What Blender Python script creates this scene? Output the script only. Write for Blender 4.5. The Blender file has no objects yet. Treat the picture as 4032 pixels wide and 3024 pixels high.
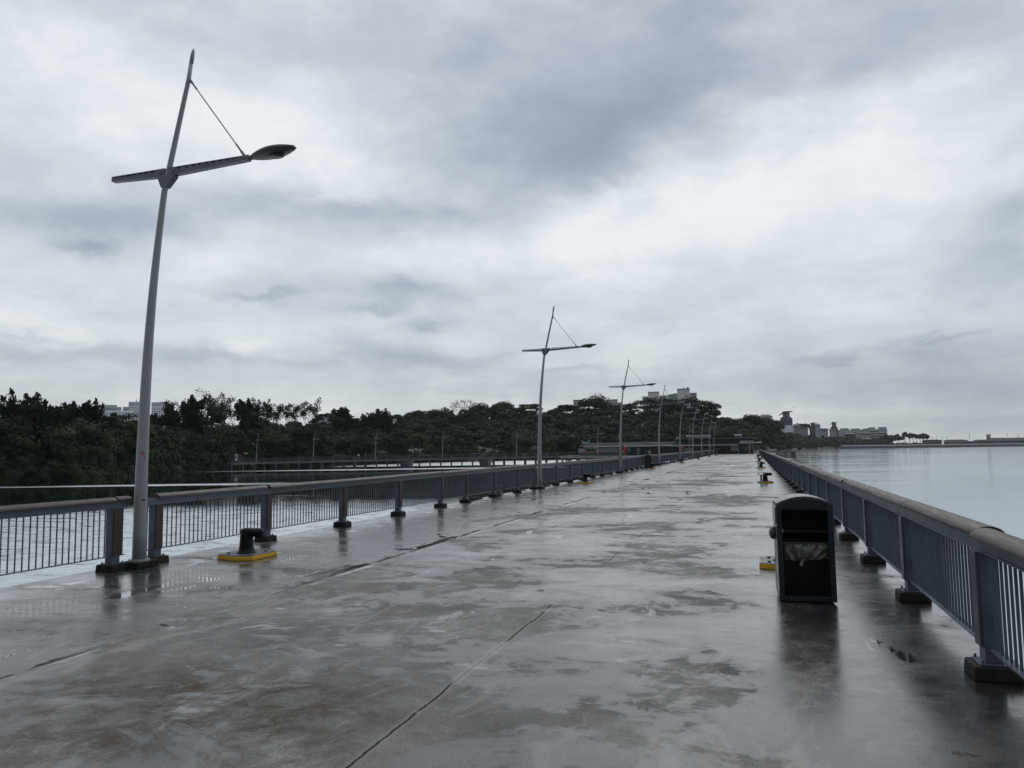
import bpy, bmesh, math, random
from mathutils import Vector, Matrix
R = math.radians
rnd = random.Random(7)
scene = bpy.context.scene
col = scene.collection

# ---------------------------------------------------------------- camera
W, HH, F, H = 4032.0, 3024.0, 3026.1, 1.65
YAW, PIT, ROL = R(17.25988587), R(4.91093903), R(-0.75820376)
cf = Vector((-math.sin(YAW)*math.cos(PIT), math.cos(YAW)*math.cos(PIT), math.sin(PIT)))
cr0 = Vector((math.cos(YAW), math.sin(YAW), 0)); cu0 = cr0.cross(cf)
cr = cr0*math.cos(ROL)+cu0*math.sin(ROL); cu = -cr0*math.sin(ROL)+cu0*math.cos(ROL)
CP = Vector((0, 0, H))
def ray(x, y): return cf+cr*((x-W/2)/F)-cu*((y-HH/2)/F)
def onY(x, y, Y):
    d = ray(x, y); return CP+d*(Y/d.y)
def atD(x, y, D):
    d = ray(x, y); return CP+d*(D/math.hypot(d.x, d.y))
def horiz(x):
    # image height of the horizon under image column x
    a, b = 1000.0, 2400.0
    for _ in range(40):
        m = (a+b)/2
        if ray(x, m).z > 0: a = m
        else: b = m
    return a
def place(px, D):
    p = atD(px, horiz(px), D); return p.x, p.y
def zat(px, py, D): return atD(px, py, D).z
def azim(px):
    x, y = place(px, 100); return math.atan2(-x, y)      # rotation about z that turns +Y to look along the ray

cam_d = bpy.data.cameras.new('camera'); cam = bpy.data.objects.new('camera', cam_d); col.objects.link(cam)
cam_d.sensor_width = 36; cam_d.lens = F/W*36; cam_d.clip_start = .05; cam_d.clip_end = 12000
M = Matrix((cr, cu, -cf)).transposed().to_4x4(); M.translation = CP
cam.matrix_world = M
scene.camera = cam

# ---------------------------------------------------------------- materials
def nodes_of(name):
    m = bpy.data.materials.new(name); m.use_nodes = True
    nt = m.node_tree; b = nt.nodes['Principled BSDF']
    return m, nt, b
def noise(nt, vec, scale, detail=4, rough=.55, dist=0):
    n = nt.nodes.new('ShaderNodeTexNoise'); n.inputs['Scale'].default_value = scale
    n.inputs['Detail'].default_value = detail; n.inputs['Roughness'].default_value = rough
    n.inputs['Distortion'].default_value = dist
    if vec is not None: nt.links.new(vec, n.inputs['Vector'])
    return n.outputs['Fac']
def ramp(nt, fac, stops):
    n = nt.nodes.new('ShaderNodeValToRGB'); e = n.color_ramp.elements
    while len(e) < len(stops): e.new(.5)
    for i, (p, c) in enumerate(stops):
        e[i].position = p
        e[i].color = (c, c, c, 1) if not isinstance(c, tuple) else (*c, 1)
    nt.links.new(fac, n.inputs['Fac']); return n.outputs['Color']
def setin(nt, sock, v):
    if isinstance(v, (int, float)): sock.default_value = v
    elif isinstance(v, tuple): sock.default_value = (*v, 1) if len(v) == 3 and len(sock.default_value) == 4 else v
    else: nt.links.new(v, sock)
def mth(nt, op, a, b=None, c=None, clamp=False):
    n = nt.nodes.new('ShaderNodeMath'); n.operation = op; n.use_clamp = clamp
    for i, v in enumerate((a, b, c)):
        if v is not None: setin(nt, n.inputs[i], v)
    return n.outputs[0]
def mixc(nt, f, a, b, mode='MIX'):
    n = nt.nodes.new('ShaderNodeMix'); n.data_type = 'RGBA'; n.blend_type = mode
    setin(nt, n.inputs[0], f); setin(nt, n.inputs[6], a); setin(nt, n.inputs[7], b)
    return n.outputs[2]
def objco(nt, scale=(1, 1, 1), which='Object'):
    t = nt.nodes.new('ShaderNodeTexCoord'); mp = nt.nodes.new('ShaderNodeMapping')
    mp.inputs['Scale'].default_value = scale
    nt.links.new(t.outputs[which], mp.inputs['Vector']); return mp.outputs['Vector']
def worldco(nt, scale=(1, 1, 1)):
    g = nt.nodes.new('ShaderNodeNewGeometry'); mp = nt.nodes.new('ShaderNodeMapping')
    mp.inputs['Scale'].default_value = scale
    nt.links.new(g.outputs['Position'], mp.inputs['Vector']); return mp.outputs['Vector']
def bump(nt, b, hgt, strength, dist=.01):
    n = nt.nodes.new('ShaderNodeBump'); n.inputs['Strength'].default_value = strength
    n.inputs['Distance'].default_value = dist
    nt.links.new(hgt, n.inputs['Height']); nt.links.new(n.outputs['Normal'], b.inputs['Normal'])
def paint(name, c, rough=.5, metal=0., var=.25, scale=3., bmp=.15, spec=.5, stretch=(1, 1, 1), world=False, rvar=.15):
    m, nt, b = nodes_of(name)
    v = worldco(nt, stretch) if world else objco(nt, stretch)
    n1 = noise(nt, v, scale, 6, .65); n2 = noise(nt, v, scale*7, 4, .6)
    s = mth(nt, 'ADD', mth(nt, 'MULTIPLY', n1, .65), mth(nt, 'MULTIPLY', n2, .35))
    lo = tuple(x*(1-var) for x in c); hi = tuple(min(1, x*(1+var)) for x in c)
    nt.links.new(ramp(nt, s, [(.3, lo), (.7, hi)]), b.inputs['Base Color'])
    nt.links.new(ramp(nt, n1, [(.3, max(.02, rough-rvar)), (.7, min(1, rough+rvar))]), b.inputs['Roughness'])
    b.inputs['Metallic'].default_value = metal; b.inputs['Specular IOR Level'].default_value = spec
    if bmp: bump(nt, b, n2, bmp, .004)
    return m
MT = {}
MT['steel'] = paint('blue_grey_painted_steel', (.08, .101, .130), .45, var=.38, scale=3.5)
MT['steel_dark'] = paint('dark_painted_steel', (.055, .065, .08), .45, var=.25)
MT['facing'] = paint('brown_composite_timber', (.045, .030, .027), .6, var=.35, stretch=(6, 6, .6))
MT['timber'] = paint('weathered_brown_handrail', (.05, .037, .035), .5, spec=.28, var=.35, scale=4, stretch=(6, .7, 6), bmp=.3)
MT['plinth'] = paint('damp_dark_concrete', (.02, .019, .017), .75, spec=.2, var=.5, scale=6, bmp=.6)
MT['pole'] = paint('pale_grey_pole_paint', (.25, .27, .285), .38, var=.10, scale=2)
MT['arm'] = paint('grey_arm_paint', (.115, .13, .148), .42, var=.15)
MT['head'] = paint('dark_green_grey_lamp_shell', (.045, .055, .05), .35, var=.2)
MT['headlens'] = paint('smoked_lamp_glass', (.03, .035, .035), .08, var=.2, bmp=0)
MT['redink'] = paint('red_ink', (.42, .03, .04), .6, var=.2)
MT['black'] = paint('black_gloss_paint', (.006, .0065, .008), .42, var=.4, scale=8, bmp=.25, spec=.18)
MT['bin'] = paint('blue_black_bin_paint', (.013, .018, .028), .3, var=.25, scale=3)
MT['binroof'] = paint('bare_bin_roof_metal', (.13, .15, .15), .25, metal=.75, var=.25)
MT['binin'] = paint('near_black_bin_inside', (.004, .0045, .006), .7, var=.3)  # inside surfaces, darker than the outer bin paint
MT['yellow'] = paint('worn_yellow_paint', (.62, .36, .02), .5, var=.25, scale=9, bmp=.3)
MT['concrete'] = paint('grey_concrete', (.22, .22, .21), .75, var=.35, scale=.8, bmp=.4)
MT['orange'] = paint('orange_lifebuoy_shell', (.27, .04, .022), .45, var=.15)
MT['white'] = paint('off_white_paint', (.62, .62, .60), .5, var=.12, scale=1)
MT['offwhite'] = paint('dull_white_wall', (.30, .298, .295), .6, var=.15, scale=.6)
MT['roofdark'] = paint('dark_roof_sheet', (.03, .034, .042), .75, spec=.1, var=.25, scale=.5)
MT['roofgrey'] = paint('grey_roof_sheet', (.15, .162, .175), .7, spec=.15, var=.2, scale=.5)
MT['wallgrey'] = paint('grey_wall', (.13, .125, .12), .7, var=.25, scale=.7)
MT['brick'] = paint('red_brown_wall', (.05, .03, .028), .7, var=.3, scale=2)
MT['glass'] = paint('dark_window_glass', (.015, .018, .022), .08, var=.4, scale=.4, bmp=0)
MT['towerw'] = paint('pale_tower_wall', (.66, .68, .69), .7, var=.08, scale=.05)
MT['towerg'] = paint('grey_tower_wall', (.32, .35, .37), .7, var=.12, scale=.05)
MT['win'] = paint('tower_window', (.05, .06, .07), .3, var=.3, scale=.1, bmp=0)
MT['green'] = paint('pale_green_sign_metal', (.22, .36, .29), .5, var=.2)
MT['navy'] = paint('slate_tower_cladding', (.055, .068, .085), .6, var=.2, scale=.1)
MT['red'] = paint('red_cloth', (.45, .05, .04), .6, var=.2)
MT['blue'] = paint('blue_awning', (.04, .06, .22), .6, var=.2)
MT['bark'] = paint('dark_bark', (.06, .05, .042), .85, var=.35, scale=2, bmp=.5)
MT['skin'] = paint('skin', (.34, .20, .14), .5, var=.08, bmp=0)
MT['hair'] = paint('black_hair', (.012, .011, .011), .6, var=.2)
MT['shirtw'] = paint('white_shirt_cloth', (.68, .69, .70), .8, var=.08)
MT['cloth'] = paint('dark_cloth', (.03, .032, .04), .85, var=.2)
MT['khaki'] = paint('grey_trouser_cloth', (.12, .115, .10), .85, var=.2)
MT['alu'] = paint('wet_galvanised_metal', (.42, .44, .46), .3, metal=.6, var=.2)
MT['mud'] = paint('dark_mud', (.045, .042, .035), .8, var=.4, scale=.2, world=True)
MT['seawall'] = paint('seawall_stone', (.10, .10, .10), .8, var=.3, scale=.05, world=True)

def leaf_mat(name, a, b, c):
    m, nt, bs = nodes_of(name)
    at = nt.nodes.new('ShaderNodeAttribute'); at.attribute_name = 'tint'
    oi = nt.nodes.new('ShaderNodeObjectInfo')
    n = noise(nt, worldco(nt), .35, 5, .7)
    f = mth(nt, 'ADD', mth(nt, 'MULTIPLY', n, .6), mth(nt, 'MULTIPLY', at.outputs['Fac'], .45))
    nt.links.new(ramp(nt, f, [(.25, a), (.5, b), (.8, c)]), bs.inputs['Base Color'])
    bs.inputs['Roughness'].default_value = .6; bs.inputs['Specular IOR Level'].default_value = .06
    return m
MT['leaf'] = leaf_mat('broad_leaves', (.011, .020, .012), (.020, .035, .017), (.034, .054, .022))
MT['needle'] = leaf_mat('grey_green_needles', (.012, .017, .012), (.021, .027, .019), (.036, .042, .028))
MT['leafy'] = leaf_mat('yellow_green_leaves', (.026, .026, .010), (.042, .039, .013), (.062, .054, .018))

# plastic bag film
m, nt, b = nodes_of('thin_plastic_film'); MT['film'] = m
b.inputs['Base Color'].default_value = (.44, .45, .36, 1); b.inputs['Roughness'].default_value = .3
tr = nt.nodes.new('ShaderNodeBsdfTransparent'); mx = nt.nodes.new('ShaderNodeMixShader')
f_ = ramp(nt, noise(nt, objco(nt), 14, 5, .7), [(.3, .10), (.7, .55)])
nt.links.new(f_, mx.inputs[0]); nt.links.new(tr.outputs[0], mx.inputs[1]); nt.links.new(b.outputs[0], mx.inputs[2])
nt.links.new(mx.outputs[0], nt.nodes['Material Output'].inputs['Surface'])

# ---- wet concrete deck
def deck_mat():
    m, nt, b = nodes_of('wet_stained_concrete')
    g = nt.nodes.new('ShaderNodeNewGeometry'); P = g.outputs['Position']
    sp = nt.nodes.new('ShaderNodeSeparateXYZ'); nt.links.new(P, sp.inputs[0])
    X, Y = sp.outputs[0], sp.outputs[1]
    big = noise(nt, P, .22, 5, .6, .6); mid = noise(nt, P, .9, 6, .62, .4)
    fine = noise(nt, P, 5.0, 6, .7, .3); grit = noise(nt, P, 60, 3, .6)
    v2 = worldco(nt, (1.0, .55, 1)); blot = noise(nt, v2, 1.7, 7, .72, 1.2)
    # wetness: broad damp areas with crisp, ragged drying edges
    streak = noise(nt, worldco(nt, (.7, 1.2, 1)), .8, 7, .68, .5)
    ragged = noise(nt, P, 3.2, 8, .74, .6)
    wsum = mth(nt, 'ADD', mth(nt, 'MULTIPLY', big, .42), mth(nt, 'ADD', mth(nt, 'MULTIPLY', streak, .36), mth(nt, 'MULTIPLY', ragged, .22)))
    wsum = mth(nt, 'ADD', wsum, mth(nt, 'MULTIPLY', mth(nt, 'ADD', X, .4, clamp=True), .05))                                        # right-hand strip stays wet
    wsum = mth(nt, 'ADD', wsum, mth(nt, 'MULTIPLY', mth(nt, 'MULTIPLY', mth(nt, 'ADD', X, 5.2), -.8, clamp=True), .055))            # left strip too
    wsum = mth(nt, 'SUBTRACT', wsum, mth(nt, 'MULTIPLY', mth(nt, 'SUBTRACT', 1., mth(nt, 'MULTIPLY', mth(nt, 'ABSOLUTE', mth(nt, 'SUBTRACT', Y, 3.)), .17), clamp=True), mth(nt, 'MULTIPLY', mth(nt, 'MULTIPLY', mth(nt, 'ADD', X, 1.3), -1., clamp=True), .035)))
    wet = ramp(nt, wsum, [(.474, 0.), (.492, .62), (.55, 1.)])
    # base colour of the slab: cool grey, warm stains, pale laitance
    c = ramp(nt, mth(nt, 'ADD', mth(nt, 'MULTIPLY', mid, .6), mth(nt, 'MULTIPLY', ragged, .4)), [(.32, (.09, .089, .088)), (.5, (.19, .187, .182)), (.68, (.33, .322, .31))])
    warm = ramp(nt, noise(nt, P, .35, 5, .65, .8), [(.5, 0.), (.66, 1.)])
    c = mixc(nt, mth(nt, 'MULTIPLY', warm, .32), c, (.15, .132, .112))
    pale = ramp(nt, blot, [(.53, 0.), (.61, 1.)])
    c = mixc(nt, mth(nt, 'MULTIPLY', pale, .6), c, (.33, .315, .295))
    dx = mth(nt, 'ADD', X, 3.6); dy = mth(nt, 'SUBTRACT', Y, 4.3)
    rr = mth(nt, 'SQRT', mth(nt, 'ADD', mth(nt, 'POWER', mth(nt, 'MULTIPLY', dx, .62), 2.), mth(nt, 'POWER', mth(nt, 'MULTIPLY', dy, 1.0), 2.)))
    pm = mth(nt, 'MULTIPLY', mth(nt, 'SUBTRACT', 1.5, rr, clamp=True), ramp(nt, ragged, [(.40, 0.), (.56, 1.)]), clamp=True)
    c = mixc(nt, mth(nt, 'MULTIPLY', pm, .85), c, (.062, .044, .028))
    c = mixc(nt, mth(nt, 'MULTIPLY', ramp(nt, fine, [(.3, 1.), (.45, 0.)]), .4), c, (.05, .046, .042))
    c = mixc(nt, mth(nt, 'MULTIPLY', ramp(nt, grit, [(.38, 1.), (.46, 0.)]), .5), c, (.04, .04, .04))
    c = mixc(nt, mth(nt, 'MULTIPLY', wet, .86), c, (.011, .0115, .0125))                                      # soaked concrete is darker
    c = mixc(nt, mth(nt, 'MULTIPLY', pale, mth(nt, 'MULTIPLY', wet, .42)), c, (.20, .193, .183))
    rail_reflection = mth(nt, 'MULTIPLY', mth(nt, 'MULTIPLY', mth(nt, 'ADD', mth(nt, 'SUBTRACT', X, .35), mth(nt, 'MULTIPLY', mth(nt, 'SUBTRACT', ragged, .5), 1.6)), 2.2, clamp=True), .85)
    c = mixc(nt, rail_reflection, c, (.010, .010, .0095))                                                            # right rail's dark reflection put into the colour of the always wet strip
    # joints and cracks
    wn = noise(nt, P, 1.1, 7, .74)
    wob = mth(nt, 'MULTIPLY', mth(nt, 'SUBTRACT', wn, .5), .10)
    def line(coord, at, w, wb=wob):
        d = mth(nt, 'ABSOLUTE', mth(nt, 'ADD', mth(nt, 'SUBTRACT', coord, at), wb))
        return mth(nt, 'MULTIPLY', mth(nt, 'SUBTRACT', 1., mth(nt, 'DIVIDE', d, w), clamp=True), 1.8, clamp=True)
    s1 = line(X, -2.1, .012)
    wobs = mth(nt, 'MULTIPLY', wob, .25)
    ymod = mth(nt, 'SUBTRACT', mth(nt, 'MODULO', mth(nt, 'ADD', Y, 90.75), 12.1), 12.1*.5)
    ymod = mth(nt, 'ADD', ymod, .05)                                                                        # transverse joints each 12.1 m
    s2 = mth(nt, 'MULTIPLY', line(ymod, 0., .018, wobs), .8)
    s3 = mth(nt, 'MULTIPLY', line(X, -5.3, .011), .55)
    seam = mth(nt, 'MAXIMUM', s1, mth(nt, 'MAXIMUM', s2, s3))
    lip = mth(nt, 'SUBTRACT', mth(nt, 'MAXIMUM', line(X, -2.1, .05), line(X, -5.3, .06)), seam, clamp=True)
    c = mixc(nt, mth(nt, 'MULTIPLY', lip, .35), c, (.26, .25, .24))
    c = mixc(nt, mth(nt, 'MULTIPLY', seam, .9), c, (.012, .012, .012))
    nt.links.new(c, b.inputs['Base Color'])
    # standing water: along the left joint, in the transverse gutters, in a few hollows
    pn = noise(nt, worldco(nt, (1.5, .45, 1)), 1.0, 6, .62, .2); pn2 = noise(nt, worldco(nt, (1.0, 1.6, 1)), 1.25, 6, .64, .4)
    nearj = mth(nt, 'SUBTRACT', 1., mth(nt, 'MULTIPLY', mth(nt, 'ABSOLUTE', mth(nt, 'ADD', mth(nt, 'ADD', X, 5.42), wob)), 5.5), clamp=True)
    gut = mth(nt, 'MULTIPLY', mth(nt, 'SUBTRACT', 1., mth(nt, 'MULTIPLY', mth(nt, 'ABSOLUTE', ymod), 9.), clamp=True), mth(nt, 'MULTIPLY', mth(nt, 'ADD', X, 4.4), -1., clamp=True))
    mids = mth(nt, 'SUBTRACT', 1., mth(nt, 'MULTIPLY', mth(nt, 'ABSOLUTE', mth(nt, 'ADD', X, 2.25)), 4.), clamp=True)
    leftz = mth(nt, 'MULTIPLY', mth(nt, 'MULTIPLY', mth(nt, 'ADD', X, 5.3), -.8, clamp=True), .035)
    pud = mth(nt, 'MAXIMUM', mth(nt, 'ADD', pn2, leftz), mth(nt, 'MAXIMUM', mth(nt, 'ADD', pn, mth(nt, 'MULTIPLY', nearj, .16)), mth(nt, 'MAXIMUM', mth(nt, 'ADD', pn, mth(nt, 'MULTIPLY', gut, .17)), mth(nt, 'ADD', pn, mth(nt, 'MULTIPLY', mids, .06)))))
    puddle = ramp(nt, pud, [(.642, 0.), (.652, 1.)])
    rgh = mth(nt, 'SUBTRACT', .60, mth(nt, 'MULTIPLY', wet, .41))
    rgh = mth(nt, 'ADD', rgh, mth(nt, 'MULTIPLY', mth(nt, 'SUBTRACT', ragged, .5), .45))
    rgh = mth(nt, 'ADD', rgh, mth(nt, 'MULTIPLY', mth(nt, 'SUBTRACT', grit, .5), .25))
    rgh = mth(nt, 'MAXIMUM', rgh, .08)
    rgh = mth(nt, 'MULTIPLY', rgh, mth(nt, 'SUBTRACT', 1., mth(nt, 'MULTIPLY', puddle, .97)), clamp=True)
    nt.links.new(rgh, b.inputs['Roughness'])
    spc = mth(nt, 'ADD', .02, mth(nt, 'MULTIPLY', mth(nt, 'MAXIMUM', wet, puddle), .22))
    nt.links.new(mth(nt, 'MULTIPLY', wet, .82), b.inputs['Coat Weight'])           # film of rain water
    nt.links.new(mth(nt, 'MULTIPLY', mth(nt, 'ADD', rgh, .04), mth(nt, 'SUBTRACT', 1., mth(nt, 'MULTIPLY', puddle, .95))), b.inputs['Coat Roughness']); b.inputs['Coat IOR'].default_value = 1.45
    nt.links.new(spc, b.inputs['Specular IOR Level'])
    hgt = mth(nt, 'ADD', mth(nt, 'MULTIPLY', fine, .5), mth(nt, 'ADD', mth(nt, 'MULTIPLY', grit, .16), mth(nt, 'MULTIPLY', ragged, .7)))
    hgt = mth(nt, 'MULTIPLY', hgt, mth(nt, 'SUBTRACT', 1., mth(nt, 'MAXIMUM', puddle, mth(nt, 'MULTIPLY', wet, .8))))
    hgt = mth(nt, 'SUBTRACT', hgt, mth(nt, 'MULTIPLY', seam, .8))
    bump(nt, b, hgt, .34, .012)
    return m
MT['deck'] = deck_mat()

def water_mat():
    m, nt, b = nodes_of('rippled_water')
    b.inputs['Base Color'].default_value = (.012, .018, .018, 1); b.inputs['IOR'].default_value = 1.33
    b.inputs['Roughness'].default_value = .012; b.inputs['Specular IOR Level'].default_value = .5
    v = worldco(nt, (1., 1., 1)); 
    r1 = noise(nt, v, 2.4, 5, .62, .2); r2 = noise(nt, worldco(nt, (.8, 1.2, 1)), .6, 4, .55, .3)
    gq = nt.nodes.new('ShaderNodeNewGeometry'); sq = nt.nodes.new('ShaderNodeSeparateXYZ'); nt.links.new(gq.outputs['Position'], sq.inputs[0])
    Xw, Yw = sq.outputs[0], sq.outputs[1]
    d = mth(nt, 'ADD', mth(nt, 'MULTIPLY', Xw, -math.sin(YAW)), mth(nt, 'MULTIPLY', Yw, math.cos(YAW)))    # across the wind lanes
    l = mth(nt, 'ADD', mth(nt, 'MULTIPLY', Xw, math.cos(YAW)), mth(nt, 'MULTIPLY', Yw, math.sin(YAW)))     # along them
    cbw = nt.nodes.new('ShaderNodeCombineXYZ'); nt.links.new(mth(nt, 'MULTIPLY', d, .10), cbw.inputs[0]); nt.links.new(mth(nt, 'MULTIPLY', l, .022), cbw.inputs[1])
    nz = noise(nt, cbw.outputs[0], 1., 6, .62, .4)
    wobd = mth(nt, 'ADD', d, mth(nt, 'MULTIPLY', mth(nt, 'SUBTRACT', nz, .5), 14.))
    def lane(at, hw): return mth(nt, 'SUBTRACT', 1.2, mth(nt, 'DIVIDE', mth(nt, 'ABSOLUTE', mth(nt, 'SUBTRACT', wobd, at)), hw), clamp=True)
    west = mth(nt, 'MULTIPLY', mth(nt, 'ADD', l, 22.), -.06, clamp=True)
    p = mth(nt, 'MULTIPLY', lane(98., 4.5), west)
    p = mth(nt, 'MAXIMUM', p, mth(nt, 'MULTIPLY', mth(nt, 'MULTIPLY', lane(170., 6.), mth(nt, 'MULTIPLY', mth(nt, 'SUBTRACT', 0., Xw), .1, clamp=True)), mth(nt, 'MULTIPLY', mth(nt, 'ADD', l, 95.), .02, clamp=True)))
    p = mth(nt, 'MAXIMUM', p, mth(nt, 'MULTIPLY', mth(nt, 'MULTIPLY', mth(nt, 'SUBTRACT', 66., wobd), .06, clamp=True), .36))
    p = mth(nt, 'MAXIMUM', p, mth(nt, 'MULTIPLY', mth(nt, 'MULTIPLY', mth(nt, 'MULTIPLY', mth(nt, 'SUBTRACT', d, 198.), .14, clamp=True), mth(nt, 'MULTIPLY', mth(nt, 'ADD', l, 58.), .05, clamp=True)), mth(nt, 'MULTIPLY', mth(nt, 'SUBTRACT', 0., Xw), .1, clamp=True)))
    p = mth(nt, 'MAXIMUM', p, mth(nt, 'MULTIPLY', mth(nt, 'MULTIPLY', mth(nt, 'SUBTRACT', 0., Xw), .1, clamp=True), ramp(nt, nz, [(.56, 0.), (.70, .22)])))
    east = mth(nt, 'MULTIPLY', mth(nt, 'SUBTRACT', Xw, 4.), .1, clamp=True)
    p = mth(nt, 'MAXIMUM', p, mth(nt, 'MULTIPLY', east, ramp(nt, nz, [(.38, .10), (.66, .42)])))
    nearm = mth(nt, 'MULTIPLY', mth(nt, 'MULTIPLY', mth(nt, 'SUBTRACT', 64., wobd), .07, clamp=True), mth(nt, 'MULTIPLY', mth(nt, 'SUBTRACT', 0., Xw), .1, clamp=True))
    p = mth(nt, 'ADD', p, .035)
    h = mth(nt, 'MULTIPLY', mth(nt, 'ADD', mth(nt, 'MULTIPLY', r1, .25), r2), p)
    bump(nt, b, h, .5, .2)
    gl = nt.nodes.new('ShaderNodeBsdfGlossy'); gl.inputs['Color'].default_value = (.86, .90, .92, 1); gl.inputs['Roughness'].default_value = .012
    nt.links.new(mth(nt, 'ADD', .01, mth(nt, 'MULTIPLY', mth(nt, 'MAXIMUM', p, mth(nt, 'MULTIPLY', nearm, ramp(nt, noise(nt, worldco(nt, (.8, 1.2, 1)), .9, 5, .65, .4), [(.36, .35), (.52, 1.)]))), .32)), gl.inputs['Roughness'])
    nt.links.new(b.inputs['Normal'].links[0].from_socket, gl.inputs['Normal'])
    mxw = nt.nodes.new('ShaderNodeMixShader'); mxw.inputs[0].default_value = .78
    nt.links.new(b.outputs[0], mxw.inputs[1]); nt.links.new(gl.outputs[0], mxw.inputs[2]); nt.links.new(mxw.outputs[0], nt.nodes['Material Output'].inputs['Surface'])
    return m
MT['water'] = water_mat()

# ---------------------------------------------------------------- mesh helpers
class MB:
    def __init__(s): s.v = []; s.f = []
    def add(s, vs, fs):
        o = len(s.v); s.v += [tuple(p) for p in vs]; s.f += [tuple(i+o for i in q) for q in fs]; return s
    def hexa(s, p):        # 8 corners: bottom 4 counter-clockwise, top 4
        return s.add(p, [(3, 2, 1, 0), (4, 5, 6, 7), (0, 1, 5, 4), (1, 2, 6, 5), (2, 3, 7, 6), (3, 0, 4, 7)])
    def box(s, x0, x1, y0, y1, z0, z1):
        return s.hexa([(x0, y0, z0), (x1, y0, z0), (x1, y1, z0), (x0, y1, z0), (x0, y0, z1), (x1, y0, z1), (x1, y1, z1), (x0, y1, z1)])
    def tube(s, pts, rad, n=10, cap=True, flat=1.):
        pts = [Vector(p) for p in pts]; N = len(pts)
        if not isinstance(rad, (list, tuple)): rad = [rad]*N
        rings = []; up = None
        for i, p in enumerate(pts):
            t = (pts[min(i+1, N-1)]-pts[max(i-1, 0)]).normalized()
            if up is None:
                up = Vector((0, 0, 1)) if abs(t.z) < .9 else Vector((1, 0, 0))
            a = (up-t*up.dot(t)).normalized(); bb = t.cross(a); up = a
            rings.append([p+(a*math.cos(2*math.pi*k/n)*flat+bb*math.sin(2*math.pi*k/n))*rad[i] for k in range(n)])
        vs = [q for r in rings for q in r]; fs = []
        for i in range(N-1):
            for k in range(n):
                fs.append((i*n+k, i*n+(k+1) % n, (i+1)*n+(k+1) % n, (i+1)*n+k))
        if cap: fs += [tuple(range(n))[::-1], tuple((N-1)*n+k for k in range(n))]
        return s.add(vs, fs)
    def prism(s, poly, axis, a0, a1):     # polygon (u,v) extruded along axis
        n = len(poly)
        def P(u, v, a): return {'x': (a, u, v), 'y': (u, a, v), 'z': (u, v, a)}[axis]
        vs = [P(u, v, a0) for u, v in poly]+[P(u, v, a1) for u, v in poly]
        return s.add(vs, [tuple(range(n))[::-1], tuple(range(n, 2*n))]+[(i, (i+1) % n, n+(i+1) % n, n+i) for i in range(n)])
    def ball(s, c, r, n=10, m=7):
        rx, ry, rz = r if isinstance(r, tuple) else (r, r, r); vs = []; fs = []
        for i in range(m+1):
            a = math.pi*i/m
            for k in range(n):
                b_ = 2*math.pi*k/n
                vs.append((c[0]+rx*math.sin(a)*math.cos(b_), c[1]+ry*math.sin(a)*math.sin(b_), c[2]+rz*math.cos(a)))
        for i in range(m):
            for k in range(n): fs.append((i*n+k, (i+1)*n+k, (i+1)*n+(k+1) % n, i*n+(k+1) % n))
        return s.add(vs, fs)
    def torus(s, c, R_, r, axis='x', n=20, m=8):
        vs = []; fs = []
        for i in range(n):
            a = 2*math.pi*i/n
            for k in range(m):
                b_ = 2*math.pi*k/m; q = R_+r*math.cos(b_); h = r*math.sin(b_)
                p = {'x': (h, q*math.cos(a), q*math.sin(a)), 'y': (q*math.cos(a), h, q*math.sin(a)), 'z': (q*math.cos(a), q*math.sin(a), h)}[axis]
                vs.append((c[0]+p[0], c[1]+p[1], c[2]+p[2]))
        for i in range(n):
            for k in range(m): fs.append((i*m+k, ((i+1) % n)*m+k, ((i+1) % n)*m+(k+1) % m, i*m+(k+1) % m))
        return s.add(vs, fs)
    def mesh(s, name, mat, smooth=False):
        me = bpy.data.meshes.new(name); me.from_pydata(s.v, [], s.f); me.update()
        bm = bmesh.new(); bm.from_mesh(me); bmesh.ops.recalc_face_normals(bm, faces=bm.faces); bm.to_mesh(me); bm.free()
        if mat is not None: me.materials.append(mat)
        if smooth: me.polygons.foreach_set('use_smooth', [True]*len(me.polygons))
        return me
    def build(s, name, mat, parent=None, smooth=False, bevel=0):
        return link(name, s.mesh(name, mat, smooth), parent, bevel)
def link(name, me, parent=None, bevel=0):
    o = bpy.data.objects.new(name, me); col.objects.link(o)
    if parent is not None: o.parent = parent
    if bevel:
        bv = o.modifiers.new('bevel', 'BEVEL'); bv.width = bevel; bv.segments = 2; bv.limit_method = 'ANGLE'
    return o
def tag(o, label=None, cat=None, group=None, kind=None):
    if label: o['label'] = label
    if cat: o['category'] = cat
    if group: o['group'] = group
    if kind: o['kind'] = kind
    return o
def empty(name, loc=(0, 0, 0), rz=0., label=None, cat=None, group=None, s=1.):
    o = bpy.data.objects.new(name, None); col.objects.link(o); o.empty_display_size = .2
    o.location = loc; o.rotation_euler = (0, 0, rz); o.scale = (s, s, s)
    return tag(o, label, cat, group)
CH = {}
def kids(o): return list(o.children)
def dup(o, parent=None):
    c = o.copy(); col.objects.link(c)
    if parent is not None: c.parent = parent
    for ch in o.children: dup(ch, c)
    return c
def put(proto, first, loc, rz=0., label=None, s=1.):
    o = proto if first else dup(proto)
    o.location = loc; o.rotation_euler = (0, 0, rz); o.scale = (s, s, s) if not isinstance(s, tuple) else s
    if label: o['label'] = label
    return o

ZW = -2.2            # water level below the deck
XL, XR = -8.85, 1.57  # railing lines
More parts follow.
